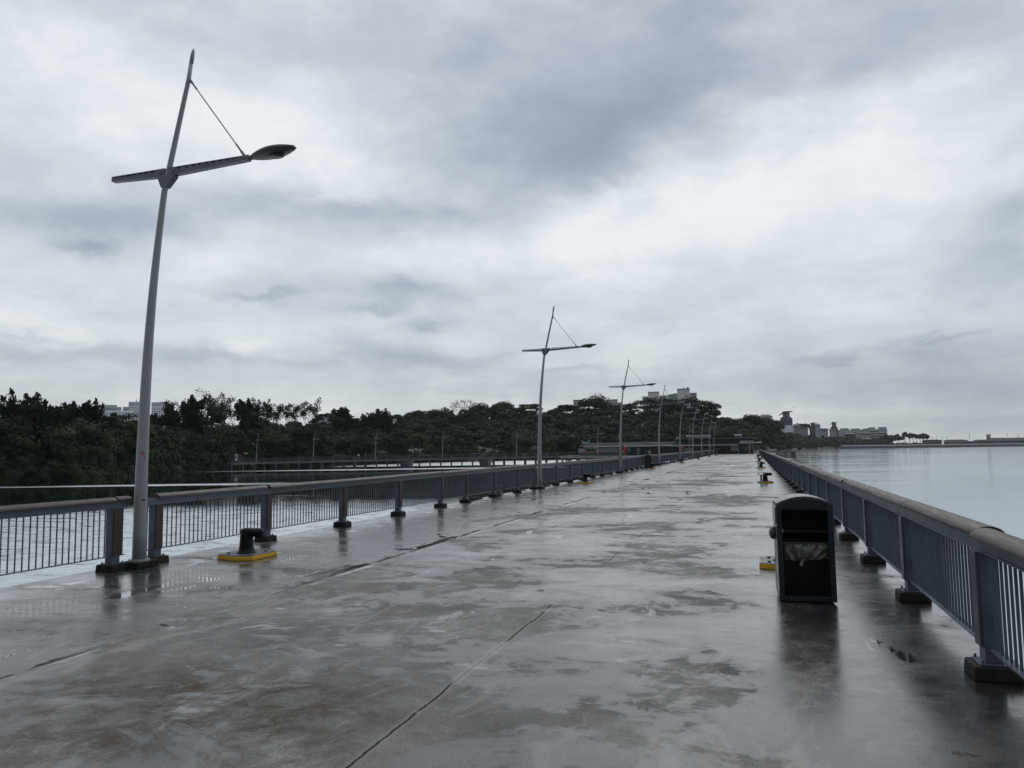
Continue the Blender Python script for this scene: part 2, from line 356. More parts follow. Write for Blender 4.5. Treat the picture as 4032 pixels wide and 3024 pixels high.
# ---------------------------------------------------------------- water, deck
tag(MB().add([(-3600, -500, ZW), (3600, -500, ZW), (3600, 4200, ZW), (-3600, 4200, ZW)], [(0, 1, 2, 3)]).build('water', MT['water']), kind='structure')
dk = MB()
YE = 192.
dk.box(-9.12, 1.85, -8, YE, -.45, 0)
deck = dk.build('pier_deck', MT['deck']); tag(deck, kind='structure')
pb = MB()
for y in range(-4, 190, 6):
    pb.box(-8.9, 1.6, y-.4, y+.4, -.95, -.452)
tag(pb.build('pier_crossbeams', MT['concrete']), kind='structure')
for i, y in enumerate(range(-4, 190, 6)):
    for x in (-8.2, -3.6, 1.0):
        pass
pm_ = MB()
for y in range(-4, 190, 6):
    for x in (-8.2, -3.6, 1.0): pm_.tube([(x, y, -3.2), (x, y, -.953)], .3, 12)
tag(pm_.build('pier_piles', MT['concrete'], smooth=False), kind='structure')

# ---------------------------------------------------------------- railings
BAY = 2.85
def baluster_mesh(L):
    n = int(round(L/.1)); b = MB(); h = .1
    st = L/n
    for i in range(n):
        y = -L/2+st*(i+.5)
        if abs(y) > L/2-.1: continue
        b.box(-.0095, .0095, y-.0042, y+.0042, .213, .885)
    return b.mesh('baluster_panel', MT['steel'])
def rail_profile(side):
    # half-round timber cap, a little wider towards the water
    pts = []
    for k in range(13):
        a = math.pi*k/12; pts.append((math.cos(a)*.107, .985+math.sin(a)*.066))
    return pts
def handrail_mesh(L):
    b = MB(); b.prism(rail_profile(1), 'y', -L/2+.014, L/2-.014); return b.mesh('handrail', MT['timber'])
def channel_mesh(L):
    b = MB(); b.box(-.035, .035, -L/2, L/2, .887, .982)
    b.box(-.062, -.0352, -L/2, L/2, .887, .897); b.box(.0352, .062, -L/2, L/2, .887, .897)
    b.box(-.062, -.0352, -L/2, L/2, .972, .982); b.box(.0352, .062, -L/2, L/2, .972, .982)
    return b.mesh('top_channel', MT['steel'])
def bar_mesh(L):
    b = MB(); b.box(-.032, .032, -L/2, L/2, .2, .211); return b.mesh('bottom_bar', MT['steel'])
post_b = MB().box(-.06, .06, -.075, .075, .112, .886).box(-.105, .105, -.115, .115, .099, .111)
for px_, py_ in ((-.085, -.095), (.085, -.095), (.085, .095), (-.085, .095)): post_b.tube([(px_, py_, .112), (px_, py_, .135)], .011, 6)
post_me = post_b.mesh('post', MT['steel'])
face_me = MB().box(-.012, .012, -.07, .07, .22, .884).mesh('timber_facing', MT['facing'])
face_st = MB().box(-.012, .012, -.07, .07, .22, .884).mesh('timber_facing', MT['steel_dark'])
def plinth_mesh():
    b = MB(); z = .098
    b.hexa([(-.155, -.155, 0), (.155, -.155, 0), (.155, .155, 0), (-.155, .155, 0), (-.145, -.145, z), (.145, -.145, z), (.145, .145, z), (-.145, .145, z)])
    return b.mesh('plinth', MT['plinth'])
pl_me = plinth_mesh()
BM = {}
def bay_meshes(L):
    k = round(L, 2)
    if k not in BM: BM[k] = (baluster_mesh(k), handrail_mesh(k), channel_mesh(k), bar_mesh(k))
    return BM[k]
def child(name, me, par, loc, bevel=0, sc=None):
    o = link(name, me, par, bevel); o.location = loc
    if sc: o.scale = sc
    return o
def railing(x, posts, inner, label, group=None, over=0.):
    root = empty('railing', (x, posts[0], 0), 0, label, 'railing', group)
    y0 = posts[0]; near = y0 < 30
    for i, y in enumerate(posts):
        child('plinth', pl_me, root, (0, y-y0, 0), .012 if near else 0)
        p = child('post', post_me, root, (0, y-y0, 0), .004 if near else 0)
        child('timber_facing', face_me if inner > 0 else face_st, p, (inner*.073, 0, 0))
    for a, b in zip(posts[:-1], posts[1:]):
        L = b-a; q = bay_meshes(BAY if abs(L-BAY) < .3 else round(L*5)/5); base = BAY if abs(L-BAY) < .3 else round(L*5)/5
        sc = (1, L/base, 1); mid = (0, (a+b)/2-y0, 0)
        child('baluster_panel', q[0], root, mid, 0, sc)
        hr = child('handrail', q[1], root, (-inner*.02, mid[1], rnd.uniform(-.006, .006)), 0, sc)
        hr.rotation_euler.y = R(rnd.uniform(-1.5, 1.5)); hr.rotation_euler.x = R(rnd.uniform(-.08, .08))
        child('top_channel', q[2], root, mid, 0, sc); child('bottom_bar', q[3], root, mid, 0, sc)
    if over and posts[-1] < 190:
        child('handrail', handrail_mesh(.28), root, (-inner*.02, posts[-1]-y0+.14, 0))
    if over:
        for sgn, yy in ((-1, 0.), (1, posts[-1]-y0)):
            c = MB().box(-.035, .035, -over/2, over/2, .887, .982).box(-.062, -.0352, -over/2, over/2, .887, .897).box(.0352, .062, -over/2, over/2, .887, .897)
            child('top_channel', c.mesh('top_channel', MT['steel']), root, (0, yy+sgn*over/2, 0))
            child('bottom_bar', bar_mesh(over), root, (0, yy+sgn*over/2, 0))
            child('baluster_panel', MB().box(-.011, .011, -.005, .005, .213, .885).mesh('baluster_panel', MT['steel']), root, (0, yy+sgn*.17, 0))
    return root
LAMPS = [9.35, 31.82, 53.0, 75.96, 98.7, 120.3, 142.0, 166.5, 188.0]
ordn = ['first', 'second', 'third', 'fourth', 'fifth', 'sixth', 'seventh', 'eighth', 'ninth']
railing(XL, [.51, 3.36, 6.21, 9.0], 1, 'blue grey railing at the left picture edge, ending at the nearest tall lamp', 'railings along the left edge of the pier', .2)
for i in range(8):
    a, b = LAMPS[i]+.45, LAMPS[i+1]-.4
    if i == 0: ps = [9.82, 12.66, 15.52, 18.37, 21.22, 23.28, 26.11, 28.97, 31.42]
    else:
        n = max(1, round((b-a)/BAY)); ps = [a+(b-a)*k/n for k in range(n+1)]
    railing(XL, ps, 1, 'blue grey railing with brown handrail between the %s and %s tall lamps from the front' % (ordn[i], ordn[i+1]), 'railings along the left edge of the pier', .2)
ps = [.7, 3.55]+[6.37+2.87*k for k in range(33)]
railing(XR, ps, -1, 'long railing with brown rounded handrail along the right edge of the pier, nearest stretch', 'railings along the right edge of the pier')
ps2 = [ps[-1]+.35+2.87*k for k in range(31)]
ps2 = [y for y in ps2 if y < 189]
railing(XR, ps2, -1, 'far stretch of the right edge railing, running past the seated man to the pier end', 'railings along the right edge of the pier')

# kerb remnants at the left deck edge
for i, (y, l) in enumerate([(24.6, 1.0), (33.9, 1.1), (49.2, 1.1)]):
    k = MB().hexa([(-.09, -l/2, 0), (.09, -l/2, 0), (.09, l/2, 0), (-.09, l/2, 0), (-.09, -l/2+.02, .085), (.07, -l/2+.02, .085), (.07, l/2-.05, .06), (-.09, l/2-.05, .06)]).build('kerb_block', MT['plinth'], None, bevel=.01)
    k.location = (-8.98, y, 0)
    tag(k, ['low dark kerb strip at the left deck edge before the cleat', 'low dark kerb strip just beyond the second tall lamp', 'low dark kerb strip at the deck edge before the third tall lamp'][i], 'kerb', 'kerb remnants at the left deck edge')
ch = MB()
ch.prism([(-.2, 0), (.2, 0), (.14, .05), (.1, .2), (.17, .36), (-.17, .36), (-.1, .2), (-.14, .05)], 'y', -.16, .16)
ch.box(-.15, .15, -.1, .1, .362, .40)
cho = ch.build('fairlead', MT['steel_dark'], None, bevel=.02); cho.location = (-9.0, 27.1, -.02)
tag(cho, 'dark steel mooring fairlead standing at the left deck edge under the railing', 'fairlead')

# ---------------------------------------------------------------- tall lamps
AX = [(0, 0), (0, 1.43), (.02, 2.3), (.05, 3.1), (.10, 3.95), (.19, 4.9), (.28, 5.63), (.34, 5.9), (.68, 7.36), (.72, 7.6)]
def axx(z):
    for (x0, z0), (x1, z1) in zip(AX[:-1], AX[1:]):
        if z0 <= z <= z1: return x0+(x1-x0)*(z-z0)/(z1-z0)
    return AX[-1][0]
def beam(b, x0, x1, zt0, zt1, h0, h1, slots, w=.038):
    # tapered arm: x0 at the pole, x1 at the tip; real slots near its upper edge
    def pt(t, k): # t along, k 0 bottom..1 top
        x = x0+(x1-x0)*t; zt = zt0+(zt1-zt0)*t; h = h0+(h1-h0)*t
        return x, zt-h*(1-k)
    def seg(t0, t1, k0, k1, ww=w):
        a, c, d, e = pt(t0, k0), pt(t1, k0), pt(t1, k1), pt(t0, k1)
        if a[0] > c[0]: a, c, d, e = c, a, e, d
        b.hexa([(a[0], -ww, a[1]), (c[0], -ww, c[1]), (c[0], ww, c[1]), (a[0], ww, a[1]), (e[0], -ww, e[1]), (d[0], -ww, d[1]), (d[0], ww, d[1]), (e[0], ww, e[1])])
    seg(0, 1, 0, .58); seg(0, 1, .88, 1.)
    seg(0, 1, -.10, -.002, w*1.25)
    ts = [slots[0]+(slots[1]-slots[0])*i/slots[2] for i in range(slots[2]+1)]
    seg(0, ts[0], .581, .879); seg(ts[-1], 1, .581, .879)
    for t in ts[1:-1]: seg(t-.011, t+.011, .581, .879)
def tall_lamp(label):
    r_ = empty('street_lamp', (0, 0, 0), 0, label, 'street lamp', 'tall lamps along the left side of the pier')
    MB().box(-.17, .17, -.21, .21, 0, .1).build('plinth', MT['plinth'], r_, bevel=.015)
    zs = [.1, .5, 1.0, 1.43, 1.9, 2.3, 2.7, 3.1, 3.5, 3.95, 4.4, 4.9, 5.3, 5.63, 5.9, 6.3, 6.8, 7.36, 7.6]
    # smoothed axis
    def sm(z): return sum(axx(max(.0, min(7.6, z+d))) for d in (-.35, -.15, 0, .15, .35))/5 if z < 5.6 else axx(z)
    rad = [.101-(.101-.043)*(z/5.63) if z < 5.63 else .044-.013*(z-5.63)/2 for z in zs]
    b = MB().tube([(sm(z), 0, z) for z in zs], rad, 18)
    # slanted, cut tip
    b.tube([(.72, 0, 7.601), (.7433, 0, 7.74), (.752, 0, 7.79), (.768, 0, 7.85)], [.031, .030, .024, .003], 18)
    b.build('pole', MT['pole'], r_, smooth=True)
    MB().tube([(0, 0, .1), (0, 0, .125)], [.15, .145], 18).build('base_plate', MT['pole'], r_)
    a = MB(); beam(a, .31, -.70, 6.0, 5.985, .118, .07, (.16, .96, 7))
    a.build('short_arm', MT['arm'], r_)
    a = MB(); beam(a, .37, 1.80, 6.0, 6.02, .118, .07, (.12, .88, 9))
    a.build('long_arm', MT['arm'], r_)
    g = MB(); g.prism([(.19, 5.85), (.255, 5.70), (.345, 5.70), (.50, 5.86), (.48, 5.88), (.22, 5.88)], 'y', -.05, .05)
    g.tube([(.23, -.053, 5.94), (.23, .053, 5.94)], .03, 10); g.tube([(.46, -.053, 5.94), (.46, .053, 5.94)], .03, 10)
    g.build('bracket', MT['arm'], r_)
    t = MB(); A, B = Vector((.70, 0, 7.36)), Vector((1.70, 0, 6.04)); d = (B-A)
    t.tube([A, A+d*.05], .02, 8); t.tube([A+d*.05, A+d*.13], .014, 8); t.tube([A+d*.05, A+d*.95], .009, 8)
    t.tube([A+d*.86, A+d*.95], .014, 8); t.tube([A+d*.95, B], .02, 8); t.tube([B, B+Vector((0, 0, -.04))], .02, 8)
    t.build('tie_rod', MT['arm'], r_)
    h = MB(); n, mseg = 16, 14; vs = []; fs = []
    for i in range(mseg+1):
        u = i/mseg; x = 1.82+.74*u
        w = .02+.145*math.sin(math.pi*min(1, u*.93+.03))**.8; hh = w*.52
        zc = 5.975+.07*u
        for k in range(n):
            q = 2*math.pi*k/n; s_ = math.sin(q)
            vs.append((x, w*math.cos(q), zc+hh*(s_ if s_ > 0 else s_*.75)))
    for i in range(mseg):
        for k in range(n): fs.append((i*n+k, i*n+(k+1) % n, (i+1)*n+(k+1) % n, (i+1)*n+k))
    fs += [tuple(range(n)), tuple(mseg*n+k for k in range(n))]
    h.add(vs, fs); hd = h.build('lamp_head', MT['head'], r_, smooth=True)
    MB().ball((2.24, 0, 5.952), (.15, .095, .026), 14, 6).build('lens', MT['headlens'], hd, smooth=True)
    MB().tube([(1.80, 0, 5.97), (1.86, 0, 5.985)], .03, 10).build('head_joint', MT['arm'], r_)
    return r_
lab = ['tallest looking pale grey lamp, nearest the camera, at the left railing',
       'second tall grey lamp along the left railing, past the nearest black cleat',
       'third tall grey lamp along left railing, carrying the nearest orange lifebuoy',
       'fourth tall grey lamp from the front, just past the black bin on the left railing',
       'fifth tall grey lamp from the front, carrying the middle lifebuoy',
       'sixth tall grey lamp from the front, at the left end of the slatted roof sign',
       'seventh tall grey lamp from the front, before the middle of the slatted roof sign',
       'eighth tall grey lamp from the front, carrying the farthest lifebuoy',
       'ninth and farthest tall grey lamp on the pier, where the left railing ends']
lamp0 = tall_lamp(lab[0])
lamps = []
for i, y in enumerate(LAMPS):
    lamps.append(put(lamp0, i == 0, (-8.70, y, 0), 0, lab[i]))
# hand-drawn red marks and black sticker on the nearest pole only
rm = MB()
def on_pole(b, z, a0, a1, dz):
    r0 = .108-(.063)*(z/5.63)+.0015; n = 4
    for k in range(n):
        p = a0+(a1-a0)*k/n; q = a0+(a1-a0)*(k+1)/n
        vs = [(r0*math.cos(t)+(.02 if z > 2.2 else 0)*0, r0*math.sin(t), zz) for t, zz in ((p, z), (q, z), (q, z+dz), (p, z+dz))]
        b.add(vs, [(0, 1, 2, 3)])
for k in range(7): on_pole(rm, 1.66+.006*math.sin(k*2.1), R(-62+k*7), R(-58.5+k*7), .035+.012*math.cos(k*3))
on_pole(rm, 1.645, R(-62), R(-12), .006); on_pole(rm, 1.57, R(-24), R(-20), .05); on_pole(rm, 1.59, R(-16), R(-12), .04)
rmo = rm.build('red_marking', MT['redink'], lamps[0])
st = MB(); on_pole(st, .98, R(-35), R(-8), .02); st.build('black_sticker', MT['black'], lamps[0])

# ---------------------------------------------------------------- lifebuoys
def lifebuoy(label):
    r_ = empty('lifebuoy', (0, 0, 0), 0, label, 'lifebuoy', 'orange lifebuoys hanging on the tall lamps')
    MB().torus((0, 0, 1.57), .25, .075, 'x', 24, 10).build('ring', MT['orange'], r_, smooth=True)
    w = MB()
    for k in range(4):
        a = math.pi/4+math.pi/2*k
        w.torus((0, .25*math.cos(a), 1.57+.25*math.sin(a)), .079, .012, 'z' if False else 'x', 10, 5)
    w.build('reflective_band', MT['white'], r_)
    MB().tube([(.03, 0, 1.35), (.04, .03, 1.15), (.02, -.02, 1.0), (.05, .02, .93)], [.04, .035, .045, .03], 8).build('rope_coil', MT['offwhite'], r_, smooth=True)
    MB().box(-.16, -.08, -.03, .03, 1.72, 1.80).build('hook', MT['steel_dark'], r_)
    return r_
lb_l = ['nearest orange lifebuoy with pale rope, hung on the third tall lamp', 'orange lifebuoy hung on the fifth tall lamp, half the size of the nearest', 'tiny farthest orange lifebuoy on the eighth tall lamp']
lb = lifebuoy(lb_l[0])
for i, y in enumerate((LAMPS[2], LAMPS[4], LAMPS[7])):
    put(lb, i == 0, (-8.43, y, .02), R(24), lb_l[i])

# ---------------------------------------------------------------- bollards (hooked cleats on yellow edged slabs)
def bollard(label, group):
    r_ = empty('mooring_bollard', (0, 0, 0), 0, label, 'bollard', group)
    poly = [(-.33, -.28), (.10, -.42), (.33, -.30), (.34, .34), (-.02, .52), (-.33, .38)]
    b = MB(); b.prism(poly, 'z', 0.003, .066); b.build('slab', MT['yellow'], r_, bevel=.006)
    top = [(x*.97, y*.97) for x, y in poly]
    MB().prism(top, 'z', .067, .078).build('slab_top', MT['steel_dark'], r_)
    b = MB(); n = 18
    b.tube([(0, 0, .078), (0, 0, .095), (0, 0, .12), (0, 0, .2), (.0, 0, .33), (.0, 0, .42), (.0, 0, .455), (.0, 0, .468)],
           [.155, .14, .12, .110, .102, .098, .082, .03], n)
    b.tube([(.02, 0, .398), (.12, 0, .398), (.25, 0, .394), (.285, 0, .394), (.298, 0, .394)], [.070, .070, .074, .068, .03], n)
    b.build('horn', MT['black'], r_, smooth=True)
    bb = MB()
    for x, y in ((-.2, -.18), (.2, -.2), (.2, .22), (-.2, .24)): bb.tube([(x, y, .078), (x, y, .10)], .022, 8)
    bb.build('bolts', MT['steel_dark'], r_)
    return r_
BL = [10.6, 36.7, 61.9, 86.6, 111.4, 136.8, 158.2]
BLX = [-7.76, -7.77, -7.7, -7.5, -7.35, -7.2, -6.95]
bl_l = ['black hooked mooring bollard on yellow slab, nearest one, right of the first tall lamp',
        'black hooked bollard on yellow slab just past the second tall lamp',
        'black hooked bollard on yellow slab in front of the black bin at the left railing',
        'black bollard on yellow slab at the left, below the fifth tall lamp',
        'black bollard on yellow slab at the left, below the sixth tall lamp',
        'second farthest black bollard on the left side, near the pier end',
        'farthest small black bollard on the left side, where the railing stops']
bo = bollard(bl_l[0], 'black bollards along the left side of the pier')
rots = [0, R(-8), R(5), 0, R(6), 0, 0]
for i, y in enumerate(BL): put(bo, i == 0, (BLX[i], y, 0), rots[i], bl_l[i])
BRr = [(.36, 11.4), (.5, 37.3), (.58, 62.7), (.67, 88.2), (.70, 113.2), (.72, 138.5)]
br_l = ['yellow edged bollard slab half hidden behind the open black bin', 'black bollard on yellow slab by the right railing, nearest fully visible one',
        'black bollard on rusty yellow slab by the right railing, second visible one', 'black bollard by the right railing, third beyond the open bin, before the seated man',
        'black bollard by the right railing just behind the seated man', 'farthest black bollard by the right railing, beyond the seated man']
for i, (x, y) in enumerate(BRr):
    o = put(bo, False, (x, y, 0), R(5*i), br_l[i]); o['group'] = 'black bollards along the right side of the pier'

# single-leg stands with flat plate and loop handle
def stand(label):
    r_ = empty('fishing_stand', (0, 0, 0), 0, label, 'stand', 'single-post stands along the right side of the pier')
    MB().box(-.045, .045, -.045, .045, 0, .42).build('post', MT['alu'], r_, bevel=.008)
    MB().box(-.16, .16, -.14, .14, .421, .447).build('plate', MT['steel_dark'], r_, bevel=.006)
    MB().tube([(-.11, 0, .448), (-.11, 0, .53), (-.08, 0, .555), (.10, 0, .555), (.13, 0, .53), (.13, 0, .448)], .014, 8).build('loop_handle', MT['alu'], r_, smooth=True)
    MB().box(-.09, .09, -.09, .09, 0.001, .012).build('foot_plate', MT['alu'], r_)
    return r_
sl = ['grey single-post stand with plate and loop handle, nearest one, before the first visible right bollard', 'grey single-post stand with loop handle before the second visible right bollard',
      'grey single-post stand with loop handle before the third right bollard', 'grey single-post stand that the man in the white shirt sits on']
sd = stand(sl[0])
for i, (x, y) in enumerate([(.31, 35.4), (.40, 60.9), (.53, 86.2), (.66, 108.9)]): put(sd, i == 0, (x, y, 0), R(3*i), sl[i])

# ---------------------------------------------------------------- litter bin
def litter_bin(label, open_front):
    r_ = empty('litter_bin', (0, 0, 0), 0, label, 'litter bin', 'black arched litter bins on the pier')
    w, dp, hs, ha = .285, .50, 1.035, 1.115
    n = 12; t = .02
    def arch(wd, hsh, top): return [(wd*math.cos(math.pi-math.pi*k/n), hsh+(top-hsh)*math.sin(math.pi*k/n)) for k in range(n+1)]
    s = MB()
    s.box(-w, -w+t, .04, dp, .05, hs); s.box(w-t, w, .04, dp, .05, hs)
    s.box(-w+t, w-t, dp-t, dp, .05, hs)
    s.build('shell', MT['bin'], r_, bevel=.006)
    # roof: arched sheet with thickness
    a0 = [(-w*1.01, hs-.02)]+[(w*1.01*math.cos(math.pi-math.pi*k/n), hs+(ha-hs)*(1-math.cos(math.pi*k/n)**2)) for k in range(1, n)]+[(w*1.01, hs-.02)]
    rf = MB(); vs = []; fs = []
    for y in (.0, dp+.01):
        for (x, z) in a0: vs.append((x, y, z+.004))
        for (x, z) in a0: vs.append((x*.97, y, z-.016))
    m_ = len(a0)
    for k in range(m_-1):
        fs += [(k, k+1, 2*m_+k+1, 2*m_+k), (m_+k, 3*m_+k, 3*m_+k+1, m_+k+1), (k, m_+k, m_+k+1, k+1), (2*m_+k, 2*m_+k+1, 3*m_+k+1, 3*m_+k)]
    fs += [(0, 2*m_, 3*m_, m_), (m_-1, 2*m_-1, 4*m_-1, 3*m_-1)]
    rf.add(vs, fs); rf.build('roof', MT['binroof'], r_)
    # back gable
    MB().prism([(-w+.01, hs+.001)]+[(x*.955, z-.02) for x, z in a0[1:-1]]+[(w-.01, hs+.001)], 'y', dp-.03, dp-.001).build('back_gable', MT['bin'], r_)
    fr = MB(); e = .055
    fr.box(-w, -w+e, .0, .039, .02, hs); fr.box(w-e, w, .0, .039, .02, hs); fr.box(-w+e, w-e, .0, .039, .02, .07)
    fr.prism([(-w+.0, hs-.06)]+[(-w, hs-.021)]+[(x*.955, z-.02) for x, z in a0[1:-1]]+[(w, hs-.021), (w, hs-.06)], 'y', -.002, .038)
    fr.build('front_frame', MT['bin'], r_, bevel=.004)
    MB().box(-w+.01, w-.01, .05, dp-.03, .02, .05).build('floor_plate', MT['binin'], r_)
    if open_front:
        b = MB(); b.box(-w+.021, w-.021, .30, .32, .051, .60); b.box(-w+.021, w-.021, .05, .31, .735, .755)
        b.build('inner_shelf', MT['binin'], r_)
        b = MB(); b.box(-w+e, w-e, .45, .475, .06, hs-.01); b.build('back_lining', MT['binin'], r_)
        b = MB()
        for z in (.62,): b.tube([(-w+.03, .08, z), (-w+.05, .40, z), (w-.05, .40, z), (w-.03, .08, z), (-w+.03, .08, z)], .008, 6)
        b.build('bag_frame', MT['steel_dark'], r_)
        MB().box(-w+.052, -w+.065, .01, .03, .73, .77).build('latch', MT['alu'], r_)
    else:
        MB().box(-w+e+.002, w-e-.002, .012, .03, .075, hs-.07).build('door', MT['bin'], r_)
    k = MB(); k.ball((-w-.02, .30, .70), (.045, .06, .07), 12, 8); k.build('ashtray', MT['steel_dark'], r_, smooth=True)
    MB().box(-w-.012, -w-.001, .08, .42, .82, 1.0).build('chute_flap', MT['alu'], r_, bevel=.003)
    return r_
bn = litter_bin('black arched litter bin standing open and empty at the right, facing the camera', True)
bn.location = (.50, 8.80, 0); bn.rotation_euler = (0, 0, R(2.5))
b2 = litter_bin('black arched litter bin far along the left railing, beside a yellow slab bollard', False)
b2.location = (-8.35, 64.6, 0); b2.rotation_euler = (0, 0, R(14))
# plastic bag inside the open bin
bg = MB(); nx, nz = 40, 16; vs = []; fs = []
br_ = random.Random(3)
for j in range(nz+1):
    for i in range(nx+1):
        u, v = i/nx, j/nz
        x = -.215+.445*u; top = .625; bot = .435+.03*u-.02*math.sin(u*3)
        # gather towards the knot at u=.4
        z = top+(bot-top)*v
        xk = -.215+.445*.42
        x = x+(xk-x)*.35*v*max(0, 1-abs(u-.42)*2.2)
        fold = .016*math.sin(17*(u-.42)/(1.05-.6*v)+2*v)*(.3+v)+.008*math.sin(41*u+6*v)
        vs.append((x, .10-.05*math.sin(math.pi*v)*math.sin(math.pi*u)+fold, z+.004*math.sin(23*u)))
for j in range(nz):
    for i in range(nx):
        a = j*(nx+1)+i; fs.append((a, a+1, a+nx+2, a+nx+1))
bg.add(vs, fs)
bg.tube([(-.03, .10, .445), (-.035, .085, .43), (-.045, .08, .40), (-.05, .075, .375)], [.014, .012, .02, .012], 8)
bo_ = bg.build('plastic_bag', MT['film'], None, smooth=True); bo_.location = (.50, 8.80, 0); bo_.rotation_euler = (0, 0, R(2.5))
tag(bo_, 'thin yellowish clear plastic liner hanging knotted inside the open black bin', 'plastic bag')
# debris on the deck
def onZ(x, y):
    d = ray(x, y); return CP+d*(-H/d.z)
for i, (px, py, l, a) in enumerate([(2115, 2326, .085, 12), (2520, 2214, .10, -20)]):
    q = onZ(px, py)
    t = MB().tube([(0, 0, .004), (l*.3, .012, .007), (l*.7, .014, .007), (l, 0, .004)], [.002, .0045, .004, .002], 6)
    if i: t.tube([(l*.4, .012, .006), (l*.8, .05, .006)], [.004, .002], 5).tube([(l*.5, .012, .006), (l*.9, -.04, .006)], [.004, .002], 5)
    o = t.build('twig', MT['bark'], None, smooth=True); o.location = (q.x, q.y, 0); o.rotation_euler.z = R(a)
    tag(o, ['thin bent twig on the deck left of the central joint', 'short forked twig on the wet deck between central joint and open bin'][i], 'twig')

# ---------------------------------------------------------------- people
def skin_obj(name, pts, edges, radii, mat, root=0, parent=None, sub=1):
    me = bpy.data.meshes.new(name); me.from_pydata(pts, edges, []); me.update()
    o = bpy.data.objects.new(name, me); col.objects.link(o)
    if parent: o.parent = parent
    sk = o.modifiers.new('skin', 'SKIN'); sk.use_smooth_shade = True
    if not me.skin_vertices: me.skin_vertices.new()
    for i, d in enumerate(me.skin_vertices[0].data):
        r_ = radii[i]; d.radius = (r_, r_) if not isinstance(r_, tuple) else r_
        d.use_root = (i == root)
    if sub:
        s = o.modifiers.new('sub', 'SUBSURF'); s.levels = sub; s.render_levels = sub
    me.materials.append(mat); return o
def person(loc, rz, pose, shirt, trousers, label, cap=None):
    if pose == 'sit':
        J = dict(pel=(0, 0, .52), sp=(-.02, 0, .70), ch=(.0, 0, .90), nk=(.03, 0, 1.05), hd=(.06, 0, 1.13), ht=(.05, 0, 1.24))
        legs = lambda s: [(.02, .09*s, .50), (.42, .13*s, .50), (.40 if s > 0 else .50, .13*s, .09), (.56 if s > 0 else .66, .14*s, .05)]
        arms = lambda s: [(0, .17*s, .97), (.06, .23*s, .72), (.30, .12*s, .66), (.36, .09*s, .67)]
    else:
        J = dict(pel=(0, 0, .92), sp=(0, 0, 1.08), ch=(0, 0, 1.28), nk=(0, 0, 1.44), hd=(.015, 0, 1.52), ht=(.01, 0, 1.64))
        legs = lambda s: [(0, .09*s, .88), (.03*s+.02, .10*s, .48), (-.05*s, .10*s, .09), (.10-.05*s, .11*s, .04)]
        arms = lambda s: [(0, .18*s, 1.36), (-.01, .22*s, 1.08), (.10, .22*s, .86), (.13, .22*s, .82)]
    P = [J['pel'], J['sp'], J['ch'], J['nk'], J['hd'], J['ht']]; E = [(0, 1), (1, 2), (2, 3), (3, 4), (4, 5)]
    Rr = [(.13, .10), (.12, .09), (.145, .10), .05, (.075, .09), (.07, .085)]
    for s in (1, -1):
        L = legs(s); i = len(P); P += L; E += [(0, i), (i, i+1), (i+1, i+2), (i+2, i+3)]; Rr += [.085, .058, .038, .032]
        A = arms(s); i = len(P); P += A; E += [(2, i), (i, i+1), (i+1, i+2), (i+2, i+3)]; Rr += [.055, .042, .03, (.035, .02)]
        h = Vector(A[3]); d = (Vector(A[3])-Vector(A[2])).normalized(); sd_ = Vector((0, 1, 0)); dn = Vector((0, 0, -1))
        for q in range(5):
            off = (q-1.5)*.017 if q < 4 else -.04*s
            base = h+d*(.045 if q < 4 else .0)+sd_*off
            ln = (.05, .06, .055, .042, .035)[q]
            k = len(P); P += [tuple(base), tuple(base+d*ln*.6+dn*.008), tuple(base+d*ln+dn*.022)]
            E += [(i+3, k), (k, k+1), (k+1, k+2)]; Rr += [.009, .008, .007]
    body = skin_obj('person', P, E, Rr, MT['skin'])
    body.location = loc; body.rotation_euler.z = rz
    tag(body, label, 'person')
    hd = Vector(J['hd']); ht = Vector(J['ht'])
    c = (hd+ht)/2
    fb = MB(); fb.ball((c.x+.085, 0, c.z-.005), (.022, .014, .02), 8, 6); fb.ball((c.x, .085, c.z), (.02, .012, .03), 8, 6); fb.ball((c.x, -.085, c.z), (.02, .012, .03), 8, 6)
    fb.build('nose_and_ears', MT['skin'], body, smooth=True)
    ey = MB(); ey.ball((c.x+.074, .03, c.z+.02), (.008, .012, .007), 8, 5); ey.ball((c.x+.074, -.03, c.z+.02), (.008, .012, .007), 8, 5); ey.box(c.x+.068, c.x+.078, -.02, .02, c.z-.048, c.z-.040)
    ey.build('eyes_and_mouth', MT['hair'], body)
    hb = MB(); hb.ball((c.x-.02, 0, c.z+.045), (.095, .09, .085), 12, 8)
    if cap: hb.ball((c.x+.11, 0, c.z+.05), (.09, .075, .012), 12, 6)
    hb.build('cap' if cap else 'hair', cap or MT['hair'], body, smooth=True)
    sp = [J['pel'], J['sp'], J['ch'], tuple(Vector(J['nk'])-Vector((0, 0, .04)))]; se = [(0, 1), (1, 2), (2, 3)]; sr = [(.15, .12), (.145, .115), (.165, .12), .065]
    for s in (1, -1):
        A = arms(s); i = len(sp); mid = tuple((Vector(A[0])*.15+Vector(A[1])*.85)); sp += [A[0], mid]; se += [(2, i), (i, i+1)]; sr += [.075, .06]
    skin_obj('shirt', sp, se, sr, shirt, 0, body)
    tp = [J['pel']]; te = []; trd = [(.15, .12)]
    for s in (1, -1):
        L = legs(s); i = len(tp); tp += L[:3]; te += [(0, i), (i, i+1), (i+1, i+2)]; trd += [.10, .075, .055]
    skin_obj('trousers', tp, te, trd, trousers, 0, body)
    sh = MB()
    for s in (1, -1):
        L = legs(s); a = L[2]; sh.ball((a[0]+.07, a[1], .045), (.14, .05, .045), 10, 6)
    sh.build('shoes', MT['cloth'], body, smooth=True)
    return body
